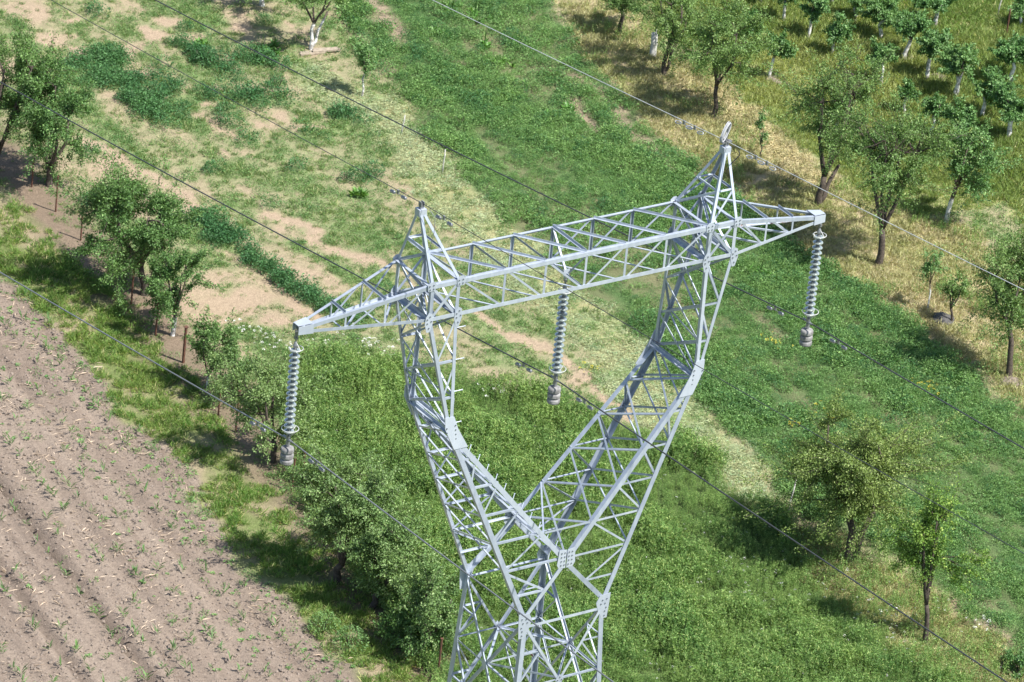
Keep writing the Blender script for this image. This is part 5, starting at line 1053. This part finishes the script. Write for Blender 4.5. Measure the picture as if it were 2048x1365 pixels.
TREES = [('fruit_tree', 17.67, 58.74, 0.52, -0.37, 3.35, 1.56, 2.04, {'leaf': 'dense', 'nleaf': 18000, 'nlobe': 18, 'tr': 0.12, 'fork': 0.8, 'group': 'trees along the rusty fence'}, 'dark green tree at the left edge, standing behind the first fence post'), ('fruit_tree', 18.98, 57.03, -0.08, 0.06, 2.57, 1.46, 2.06, {'leaf': 'dense', 'nleaf': 19000, 'nlobe': 18, 'tr': 0.11, 'fork': 0.8, 'group': 'trees along the rusty fence'}, 'bushy dark green tree between the first and second fence posts'), ('fruit_tree', 17.91, 48.5, -0.35, 0.25, 2.86, 1.87, 2.13, {'leaf': 'dense', 'nleaf': 34000, 'nlobe': 24, 'tr': 0.13, 'fork': 1.0, 'group': 'trees along the rusty fence', 'split': True}, 'largest dark green tree of the fence row, broad crown over the sandy plot'), ('fruit_tree', 17.31, 45.53, -0.11, 0.07, 2.07, 0.99, 1.4, {'leaf': 'dense', 'nleaf': 9500, 'nlobe': 11, 'tr': 0.07, 'fork': 0.9, 'group': 'trees along the rusty fence', 'white': 0.7}, 'dark green tree with a white stem at the right of the broad fence row tree'), ('fruit_tree', 16.43, 41.72, -0.03, 0.02, 1.68, 0.73, 1.07, {'leaf': 'dense', 'nleaf': 4500, 'nlobe': 11, 'tr': 0.045, 'fork': 0.6, 'group': 'trees along the rusty fence', 'white': 0.5}, 'small thin tree with a grey stem right of the tallest bare rusty post'), ('fruit_tree', 16.94, 40.82, -0.14, 0.1, 1.11, 0.94, 0.98, {'leaf': 'willow', 'nleaf': 7000, 'nlobe': 14, 'tr': 0.05, 'fork': 0.3, 'group': 'trees along the rusty fence'}, 'low bushy sapling behind the fence beside the white flowers'), ('fruit_tree', 15.9, 36.69, -0.16, 0.11, 2.22, 1.59, 1.6, {'leaf': 'willow', 'nleaf': 14000, 'nlobe': 20, 'tr': 0.1, 'fork': 0.8, 'group': 'trees along the rusty fence'}, 'round olive green tree under the left insulator string'), ('willow_tree', 13.81, 29.28, 0.04, -0.03, 3.03, 1.59, 1.48, {'leaf': 'willow', 'nleaf': 25000, 'nlobe': 26, 'tr': 0.12, 'fork': 0.7, 'group': 'trees along the rusty fence'}, 'wide grey green tree below the left counterweight'), ('willow_tree', 14.0, 27.53, 0.2, -0.14, 1.92, 1.4, 1.33, {'leaf': 'willow', 'nleaf': 22000, 'nlobe': 24, 'tr': 0.11, 'fork': 0.5, 'group': 'trees along the rusty fence'}, 'pale grey green bushy tree nearer the tower foot'), ('willow_tree', 13.95, 24.45, 0.1, -0.07, 1.68, 1.14, 1.22, {'leaf': 'willow', 'nleaf': 12000, 'nlobe': 18, 'tr': 0.1, 'fork': 0.5, 'group': 'trees along the rusty fence'}, 'grey green bushy tree touching the lower left tower legs'), ('bush', 13.42, 25.02, 0.02, -0.01, 0.6, 0.6, 0.64, {'leaf': 'dense', 'nleaf': 3500, 'nlobe': 9, 'tr': 0.04, 'fork': 0.15}, 'low dark bush between the two grey green bushy trees'), ('fruit_tree', 33.36, 63.3, 0.1, -0.07, 2.61, 1.38, 1.02, {'leaf': 'plum', 'nleaf': 8000, 'nlobe': 14, 'tr': 0.07, 'fork': 1.1, 'white': 1.1, 'split': True}, 'tree with a white forked stem beside the planks at the top edge'), ('fruit_tree', 33.7, 67.39, -0.18, 0.13, 1.7, 1.31, 1.07, {'leaf': 'plum', 'nleaf': 8000, 'nlobe': 14, 'tr': 0.09, 'fork': 0.9, 'white': 0.6}, 'tree at the top edge whose white foot stands in deep shade'), ('young_tree', 32.99, 59.08, -0.03, 0.02, 1.71, 0.42, 0.83, {'leaf': 'apple', 'nleaf': 2600, 'nlobe': 8, 'tr': 0.035, 'fork': 0.95, 'white': 0.9, 'L': 0.08}, 'slim bright green young tree with a white stem by the pale mown strip'), ('fruit_tree', 44.98, 60.12, 0.04, -0.03, 1.65, 1.12, 1.17, {'leaf': 'plum', 'nleaf': 9000, 'nlobe': 15, 'tr': 0.08, 'fork': 1.0}, 'old tree at the top edge, left of the pale stump'), ('fruit_tree', 44.44, 56.42, 0.04, -0.03, 2.71, 1.33, 1.4, {'leaf': 'plum', 'nleaf': 10500, 'nlobe': 18, 'tr': 0.085, 'fork': 1.3, 'split': True}, 'forked old tree right of the pale stump'), ('fruit_tree', 44.05, 52.6, -0.0, 0.0, 2.79, 1.56, 1.78, {'leaf': 'plum', 'nleaf': 15000, 'nlobe': 22, 'tr': 0.085, 'fork': 1.3}, 'spreading old tree above the straw swath behind the right peak'), ('fruit_tree', 43.41, 45.12, 0.23, -0.16, 3.98, 1.56, 1.94, {'leaf': 'plum', 'nleaf': 14500, 'nlobe': 24, 'tr': 0.115, 'fork': 1.1, 'split': True, 'bare_frac': 0.18}, 'old tree with a low forked dark trunk beside the straw swath'), ('fruit_tree', 42.55, 40.35, -0.01, 0.01, 4.03, 1.94, 1.86, {'leaf': 'plum', 'nleaf': 20000, 'nlobe': 30, 'tr': 0.12, 'fork': 1.4, 'bare_frac': 0.1}, 'tallest old tree with dark trunk behind the right arm tip'), ('fruit_tree', 41.7, 31.75, -0.36, 0.25, 3.53, 1.47, 1.98, {'leaf': 'plum', 'nleaf': 16000, 'nlobe': 24, 'tr': 0.1, 'fork': 1.9}, 'old dark-trunked tree at the right edge above the green field'), ('fruit_tree', 29.13, 23.66, -0.16, 0.11, 3.55, 2.19, 1.84, {'leaf': 'oldtree', 'nleaf': 52000, 'nlobe': 34, 'tr': 0.13, 'fork': 1.6, 'split': True, 'L': 0.075, 'limbs': 5, 'core': 0.12, 'lobe_r': 0.38}, 'large broad tree with a forked trunk standing in the green field'), ('slender_tree', 28.43, 18.65, -0.26, 0.19, 3.94, 0.67, 1.25, {'leaf': 'yellowtree', 'nleaf': 9500, 'nlobe': 15, 'tr': 0.08, 'fork': 1.35, 'bare_frac': 0.15, 'limbs': 4, 'core': 0.3, 'extra': [(-0.84, 0.6, 3.17), (-1.02, 0.72, 3.58), (-0.58, 0.42, 2.77), (0.54, -0.38, 2.32), (0.83, -0.59, 2.65), (1.08, -0.77, 3.03), (-0.17, 0.12, 2.66), (0.05, -0.04, 3.03)], 'lobe_r': 0.45}, 'slender yellow green tree with bare inner twigs at the lower right'), ('orchard_tree', 51.42, 58.58, 0.03, -0.02, 1.31, 0.39, 0.43, {'leaf': 'apple', 'nleaf': 3663, 'nlobe': 9, 'tr': 0.055, 'fork': 0.95, 'white': 0.95, 'L': 0.1, 'group': 'white-stemmed orchard trees', 'split': False, 'lobe_r': 0.42}, 'orchard tree at the top edge with a tall bare white stem, leftmost of its line'), ('orchard_tree', 51.37, 56.94, 0.17, -0.12, 1.34, 0.45, 0.41, {'leaf': 'apple', 'nleaf': 4380, 'nlobe': 9, 'tr': 0.055, 'fork': 0.95, 'white': 0.95, 'L': 0.1, 'group': 'white-stemmed orchard trees', 'split': False, 'lobe_r': 0.42}, 'leaning small orchard tree left of the thin one on the slope'), ('orchard_tree', 47.92, 54.58, 0.2, -0.14, 1.3, 0.35, 0.54, {'leaf': 'apple', 'nleaf': 3343, 'nlobe': 9, 'tr': 0.055, 'fork': 0.95, 'white': 0.95, 'L': 0.1, 'group': 'white-stemmed orchard trees', 'split': False, 'lobe_r': 0.42}, 'small upright orchard tree nearest to the spreading old tree'), ('orchard_tree', 51.4, 55.43, 0.12, -0.09, 1.09, 0.37, 0.47, {'leaf': 'apple', 'nleaf': 3500, 'nlobe': 9, 'tr': 0.055, 'fork': 0.82, 'white': 0.95, 'L': 0.1, 'group': 'white-stemmed orchard trees', 'split': False, 'lobe_r': 0.42}, 'thin orchard tree with a slightly curved white stem'), ('orchard_tree', 54.14, 57.73, -0.01, 0.01, 0.83, 0.39, 0.36, {'leaf': 'apple', 'nleaf': 3663, 'nlobe': 9, 'tr': 0.055, 'fork': 0.62, 'white': 0.95, 'L': 0.1, 'group': 'white-stemmed orchard trees', 'split': False, 'lobe_r': 0.42}, 'orchard tree at the top edge between two larger crowns'), ('orchard_tree', 53.92, 55.81, 0.05, -0.04, 1.2, 0.63, 0.44, {'leaf': 'apple', 'nleaf': 7144, 'nlobe': 12, 'tr': 0.075, 'fork': 0.9, 'white': 0.95, 'L': 0.1, 'group': 'white-stemmed orchard trees', 'split': False, 'lobe_r': 0.42}, 'dense round orchard tree with a thick short white stem near the top'), ('orchard_tree', 53.68, 53.93, 0.19, -0.14, 1.61, 0.6, 0.48, {'leaf': 'apple', 'nleaf': 6620, 'nlobe': 12, 'tr': 0.075, 'fork': 0.95, 'white': 0.95, 'L': 0.1, 'group': 'white-stemmed orchard trees', 'split': False, 'lobe_r': 0.42}, 'round orchard tree with a bent white stem and bare soil at its foot'), ('orchard_tree', 56.74, 56.09, -0.04, 0.03, 1.0, 0.61, 0.32, {'leaf': 'apple', 'nleaf': 6620, 'nlobe': 12, 'tr': 0.075, 'fork': 0.75, 'white': 0.95, 'L': 0.1, 'group': 'white-stemmed orchard trees', 'split': False, 'lobe_r': 0.42}, 'broad orchard tree at the top edge, right of the bent stem one'), ('orchard_tree', 53.47, 52.21, 0.08, -0.06, 1.46, 0.54, 0.5, {'leaf': 'apple', 'nleaf': 5647, 'nlobe': 12, 'tr': 0.075, 'fork': 0.95, 'white': 0.95, 'L': 0.1, 'group': 'white-stemmed orchard trees', 'split': False, 'lobe_r': 0.42}, 'orchard tree with open crown over a patch of dark shade'), ('orchard_tree', 53.46, 50.47, 0.09, -0.06, 1.53, 0.68, 0.57, {'leaf': 'apple', 'nleaf': 8271, 'nlobe': 12, 'tr': 0.075, 'fork': 0.95, 'white': 0.95, 'L': 0.1, 'group': 'white-stemmed orchard trees', 'split': True, 'lobe_r': 0.42}, 'wide orchard tree with a double white stem'), ('orchard_tree', 56.28, 50.72, -0.12, 0.09, 1.31, 0.6, 0.52, {'leaf': 'apple', 'nleaf': 6620, 'nlobe': 12, 'tr': 0.075, 'fork': 0.95, 'white': 0.95, 'L': 0.1, 'group': 'white-stemmed orchard trees', 'split': False, 'lobe_r': 0.42}, 'orchard tree at the right edge below the rusty post'), ('orchard_tree', 53.3, 48.63, 0.17, -0.12, 1.41, 0.56, 0.48, {'leaf': 'apple', 'nleaf': 6120, 'nlobe': 12, 'tr': 0.075, 'fork': 0.95, 'white': 0.95, 'L': 0.1, 'group': 'white-stemmed orchard trees', 'split': False, 'lobe_r': 0.42}, 'orchard tree right below the double-stemmed one'), ('orchard_tree', 53.14, 46.82, -0.02, 0.02, 1.4, 0.61, 0.54, {'leaf': 'apple', 'nleaf': 7144, 'nlobe': 12, 'tr': 0.075, 'fork': 0.95, 'white': 0.95, 'L': 0.1, 'group': 'white-stemmed orchard trees', 'split': True, 'lobe_r': 0.42}, 'dense orchard tree at the right edge with a forked white stem'), ('orchard_tree', 50.4, 47.96, 0.1, -0.07, 1.35, 0.41, 0.37, {'leaf': 'apple', 'nleaf': 4008, 'nlobe': 9, 'tr': 0.055, 'fork': 0.95, 'white': 0.95, 'L': 0.1, 'group': 'white-stemmed orchard trees', 'split': False, 'lobe_r': 0.42}, 'orchard tree with a long slanting white stem behind the tallest old tree'), ('orchard_tree', 50.88, 46.95, 0.01, -0.0, 1.19, 0.49, 0.53, {'leaf': 'apple', 'nleaf': 5199, 'nlobe': 12, 'tr': 0.075, 'fork': 0.89, 'white': 0.95, 'L': 0.1, 'group': 'white-stemmed orchard trees', 'split': False, 'lobe_r': 0.42}, 'orchard tree with a thin crown below the wide double-stemmed one'), ('orchard_tree', 51.57, 52.51, -0.05, 0.04, 1.16, 0.41, 0.53, {'leaf': 'apple', 'nleaf': 4008, 'nlobe': 9, 'tr': 0.055, 'fork': 0.87, 'white': 0.95, 'L': 0.1, 'group': 'white-stemmed orchard trees', 'split': False, 'lobe_r': 0.42}, 'small orchard tree with a dark stem between the old trees and the bent stem one'), ('orchard_tree', 50.78, 50.0, 0.04, -0.03, 0.87, 0.23, 0.41, {'leaf': 'apple', 'nleaf': 2319, 'nlobe': 9, 'tr': 0.055, 'fork': 0.65, 'white': 0.95, 'L': 0.1, 'group': 'white-stemmed orchard trees', 'split': False, 'lobe_r': 0.42}, 'tiny orchard sapling with a thin white stem above the tallest old tree'), ('orchard_tree', 48.28, 56.71, -0.04, 0.03, 1.07, 0.42, 0.53, {'leaf': 'apple', 'nleaf': 4008, 'nlobe': 9, 'tr': 0.055, 'fork': 0.8, 'white': 0.95, 'L': 0.1, 'group': 'white-stemmed orchard trees', 'split': False, 'lobe_r': 0.42}, 'orchard tree half hidden behind the spreading old tree'), ('orchard_tree', 51.62, 60.38, -0.01, 0.01, 1.03, 0.43, 0.43, {'leaf': 'apple', 'nleaf': 4008, 'nlobe': 9, 'tr': 0.055, 'fork': 0.77, 'white': 0.95, 'L': 0.1, 'group': 'white-stemmed orchard trees', 'split': False, 'lobe_r': 0.42}, 'orchard tree with only its white foot in view at the top edge'), ('orchard_tree', 54.16, 59.26, 0.0, -0.0, 1.08, 0.43, 0.43, {'leaf': 'apple', 'nleaf': 4008, 'nlobe': 9, 'tr': 0.055, 'fork': 0.81, 'white': 0.95, 'L': 0.1, 'group': 'white-stemmed orchard trees', 'split': False, 'lobe_r': 0.42}, 'white stem foot at the top edge above the thin orchard tree'), ('orchard_tree', 47.29, 49.48, 0.02, -0.01, 1.23, 0.38, 0.45, {'leaf': 'apple', 'nleaf': 3663, 'nlobe': 9, 'tr': 0.055, 'fork': 0.92, 'white': 0.95, 'L': 0.1, 'group': 'white-stemmed orchard trees', 'split': False, 'lobe_r': 0.42}, 'orchard tree whose white stem shows through the low-forked old tree'), ('orchard_tree', 59.81, 54.74, 0.02, -0.02, 0.76, 0.4, 0.47, {'leaf': 'apple', 'nleaf': 3663, 'nlobe': 9, 'tr': 0.055, 'fork': 0.57, 'white': 0.95, 'L': 0.1, 'group': 'white-stemmed orchard trees', 'split': False, 'lobe_r': 0.42}, 'bright leafy tree in the upper right corner'), ('orchard_tree', 46.77, 42.07, 0.44, -0.31, 2.57, 1.09, 1.38, {'leaf': 'apple', 'nleaf': 9000, 'nlobe': 16, 'tr': 0.08, 'fork': 1.5, 'white': 1.0, 'L': 0.095, 'group': 'white-stemmed orchard trees'}, 'largest white-stemmed orchard tree, right of the tallest old tree'), ('sapling', 43.72, 49.12, -0.05, 0.03, 1.09, 0.23, 0.68, {'leaf': 'apple', 'nleaf': 500, 'nlobe': 6, 'tr': 0.022, 'fork': 0.6}, 'thin bent sapling in the straw beside the right peak'), ('sapling', 42.1, 36.89, -0.04, 0.03, 1.73, 0.38, 0.79, {'leaf': 'apple', 'nleaf': 1100, 'nlobe': 8, 'tr': 0.026, 'fork': 1.0, 'white': 0.8}, 'light green slim sapling with pale stem on the dry grass'), ('sapling', 42.23, 35.71, 0.0, -0.0, 1.35, 0.48, 0.56, {'leaf': 'plum', 'nleaf': 1300, 'nlobe': 7, 'tr': 0.045, 'fork': 0.6}, 'small forked sapling above the dark stone'), ('bush', 29.99, 15.97, -0.04, 0.03, 0.17, 0.52, 0.6, {'leaf': 'apple', 'nleaf': 2500, 'nlobe': 8, 'tr': 0.03, 'fork': 0.13}, 'bush in the lower right corner of the field'), ('bush', 33.35, 60.5, -0.33, 0.23, -0.41, 0.25, 0.21, {'leaf': 'dense', 'nleaf': 600, 'nlobe': 5, 'tr': 0.02, 'fork': -0.31}, 'small blue-green bush in the pale mown strip')]
for i, (nm, x, y, cx, cy, hz, rx, rz, kw, label) in enumerate(TREES):
    k = dict(kw); lm = M[k.pop('leaf')]; grp = k.pop('group', None)
    me = tree_meshes(100 + i, cx, cy, hz, rx, rz, leafm=lm, **k)
    plant_tree(nm, x, y, me, label, 'bush' if 'bush' in nm else 'tree', grp)

# ------------------------------------------------------------------ larger plants standing singly
for i, (nm, x, y, r_, kind, label) in enumerate([('dock_plant', 40.5, 63.28, 0.79, 'dock', 'large-leaved dock clump, uppermost in the green strip'), ('dock_plant', 40.18, 64.29, 0.61, 'dock', 'dock clump left of the uppermost one'), ('dock_plant', 39.51, 61.04, 0.69, 'dock', 'dock clump in the middle of the green strip near the pale streak'), ('dock_plant', 40.86, 60.73, 0.51, 'dock', 'dock clump by a bare spot right of the middle clump'), ('dock_plant', 39.22, 59.5, 0.46, 'dock', 'pale dock clump below the bare spot'), ('dock_plant', 38.57, 62.62, 0.37, 'dock', 'small dock clump on the left half of the green strip'), ('dock_plant', 31.44, 63.61, 0.78, 'dock', 'broad dock clump below the tree with a white forked stem'), ('dock_plant', 32.1, 63.82, 0.6, 'dock', 'dock clump touching the broad one, nearer the planks'), ('dock_plant', 29.67, 65.04, 0.37, 'dock', 'small dock clump in the weeds at the upper left'), ('dock_plant', 39.38, 55.07, 0.32, 'dock', 'dock clump beside the bare soil streak'), ('dock_plant', 38.42, 54.83, 0.27, 'dock', 'small dock clump left of the bare soil streak'), ('dock_plant', 38.19, 41.35, 0.69, 'dock', 'large dock clump between the tower and the right insulator string'), ('dock_plant', 39.76, 37.58, 0.47, 'dock', 'dock clump right of the right counterweight'), ('dock_plant', 37.23, 45.93, 0.57, 'dock', 'dock clump seen through the beam lattice'), ('dock_plant', 11.81, 26.79, 0.51, 'weed', 'large-leaved pale weed at the edge of the ploughed field'), ('dock_plant', 12.04, 25.65, 0.54, 'weed', 'bright leafy weed in the shade near the bottom of the tree line'), ('weed_bush', 30.43, 60.77, 0.36, 'rowcrop', 'round dark bush standing alone left of the pale mown strip'), ('weed_bush', 27.08, 59.16, 0.29, 'rowcrop', 'round dark bush on the sandy plot'), ('weed_bush', 28.77, 53.35, 0.25, 'rowcrop', 'small dark bush on bare sand left of the left peak'), ('weed_bush', 35.04, 55.6, 0.32, 'alfalfa', 'dark round weed bush in the middle of the green strip'), ('weed_bush', 37.71, 57.69, 0.24, 'alfalfa', 'smaller dark weed bush above the round one in the green strip'), ('weed_bush', 38.28, 50.07, 0.3, 'alfalfa', 'round weed bush in the green strip near the right peak'), ('weed_bush', 36.38, 58.8, 0.24, 'alfalfa', 'low dark weed bush on the left of the green strip'), ('weed_bush', 29.18, 63.83, 0.47, 'rowcrop', 'dark bush at the upper left beside bare sand'), ('weed_bush', 32.2, 39.56, 0.57, 'rowcrop', 'dense dark bush behind the right fork arm'), ('weed_bush', 28.63, 52.12, 0.26, 'dock', 'small bright weed below the small dark bush')]):
    rng = np.random.default_rng(900 + i)
    g = empty(nm, (x, y, gz(x, y)), label, 'plant')
    if kind == 'dock':
        me = dock_leaves(900 + i, r_)
        link('leaves', me, g)
        st = MB()
        for k in range(3): st.tube([(0, 0, 0), (rng.normal(0, .05), rng.normal(0, .05), r_ * rng.uniform(.7, 1.1))], .012, 4)
        st.build('stem', M['dock'], g)
    else:
        n = int(420 * (r_ / .4) ** 2)
        link('leaves', clump('leaves', 900 + i, M[kind], n, r_, r_ * 1.5, .075, .034), g)
        st = MB()
        for k in range(7): st.tube([(0, 0, 0), (rng.normal(0, r_ * .4), rng.normal(0, r_ * .4), r_ * rng.uniform(.8, 1.3))], .009, 4)
        st.build('stem', M['bark'], g)

# ------------------------------------------------------------------ posts, stakes, planks, stump, stone
for (x, y, h, r_, lean, label) in [(18.38, 57.2, 1.09, 0.034, 0.03, 'rusty post under the bushy dark tree, first from the left'), (18.2, 55.16, 1.34, 0.034, 0.03, 'rusty post on bare soil, second from the left'), (17.91, 52.87, 1.29, 0.034, 0.03, 'rusty post left of the broad fence row tree'), (17.11, 47.97, 1.26, 0.034, 0.03, 'rusty post in front of the broad fence row tree'), (16.77, 45.73, 1.51, 0.034, 0.03, 'rusty post left of the white stem of the fence row'), (16.65, 43.7, 1.31, 0.055, 0.03, 'tall clear rusty post standing alone against the sand'), (15.84, 40.04, 0.8, 0.034, 0.03, 'thin rusty post in the shade right of the lone tall post'), (15.83, 38.9, 1.48, 0.034, 0.03, 'rusty post left of the round olive tree'), (15.44, 34.75, 1.19, 0.034, 0.03, 'rusty post just below the left counterweight'), (16.08, 35.18, 1.07, 0.034, 0.03, 'thin dark post right behind the one below the counterweight'), (13.51, 23.05, 1.41, 0.034, 0.03, 'dark rusty post left of the tower foot'), (58.74, 54.25, 1.11, 0.034, 0.03, 'thin rusty post in the orchard at the upper right')]:
    q = MB(); q.tube([(0, 0, -.3), (lean * .5, 0, h * .5), (lean, 0, h)], r_, 6)
    q.box((lean, 0, h + .005), EX * r_ * 1.2, EY * r_ * 1.2, EZ * .01)
    tag(q.build('fence_post', M['rust'], None, (x, y, gz(x, y))), label, 'post', 'rusty fence posts along the tree line')
for (x, y, h, lean, label) in [(32.63, 55.79, 0.75, 0.08, 'thin white stake in the mown strip beside the conductor'), (32.28, 52.49, 0.95, 0.03, 'white stake in the pale mown strip above the left peak'), (29.2, 27.02, 1.25, 0.18, 'bent white stick left of the large broad tree'), (59.63, 55.96, 1.1, 0.2, 'leaning pale pole at the top right among the orchard')]:
    q = MB(); q.tube([(0, 0, -.1), (lean * .3, .01, h * .4), (lean * .6, -.02, h * .7), (lean, 0, h)], [.03, .026, .024, .02], 6); q.tube([(lean * .6, -.02, h * .7), (lean * .6 + .05, 0, h * .8)], .012, 5)
    tag(q.build('stake', M['palewood'], None, (x, y, gz(x, y)), True), label, 'stake')
x, y = (45.01, 57.99)
q = MB(); q.tube([(0, 0, -.1), (0, 0, .1), (.02, 0, .5), (.0, .02, .92)], [.17, .135, .125, .12], 9); q.tube([(0.08, 0.02, .88), (.1, .05, 1.0), (.08, .05, 1.06)], [.05, .03, .01], 5)
tag(q.build('tree_stump', M['palewood'], None, (x, y, gz(x, y)), True), 'pale upright tree stump cut at the top, left of the forked old tree', 'stump')
for j, (x, y, a, L, label) in enumerate([(33.2, 62.9, -0.11841317241760052, 1.0, 'weathered plank pair lying at the foot of the white forked tree'), (33.76, 62.86, -0.1684131724176005, 1.1, 'shorter weathered plank lying right of the first beside the forked tree')]):
    q = MB(); q.box((0, 0, .05 + .05 * j), EX * L / 2, EY * .07, EZ * .03); q.box((0.02, .15, .045 + .05 * j), EX * L * .45, EY * .06, EZ * .025)
    o = q.build('timber_plank', M['wood'], None, (x, y, gz(x, y))); o.rotation_euler = (0, 0.03, a); tag(o, label, 'plank')
x, y = (42.13, 36.03)
q = MB(); rng = np.random.default_rng(5); q.lathe([(0.0, .22), (.22, .20), (.38, .10), (.42, -.02), (.3, -.1)], n=11)
q.v = [tuple(np.array(p) * rng.uniform(.8, 1.15, 3)) for p in q.v]
tag(q.build('stone', M['rock'], None, (x, y, gz(x, y)), True), 'dark grey low stone beside the small forked sapling', 'stone')
for (x, y, r_, label) in [(48.02, 54.49, 0.45, 'dark soil mound at the foot of the small upright orchard tree'), (53.94, 54.06, 0.6, 'bare soil mound at the bent white stem'), (53.93, 52.26, 0.6, 'soil mound beside the open-crowned orchard tree'), (41.52, 31.4, 0.5, 'pale soil mound at the foot of the right edge tree')]:
    q = MB(); rng = np.random.default_rng(int(x * 10)); q.lathe([(0.0, .16), (r_ * .35, .13), (r_ * .7, .06), (r_, -.04)], n=16)
    q.v = [(p[0] * rng.uniform(.85, 1.15), p[1] * rng.uniform(.85, 1.15), p[2] * rng.uniform(.6, 1.2)) for p in q.v]
    tag(q.build('soil_mound', M['clod'], None, (x, y, gz(x, y)), True), label, 'soil mound')
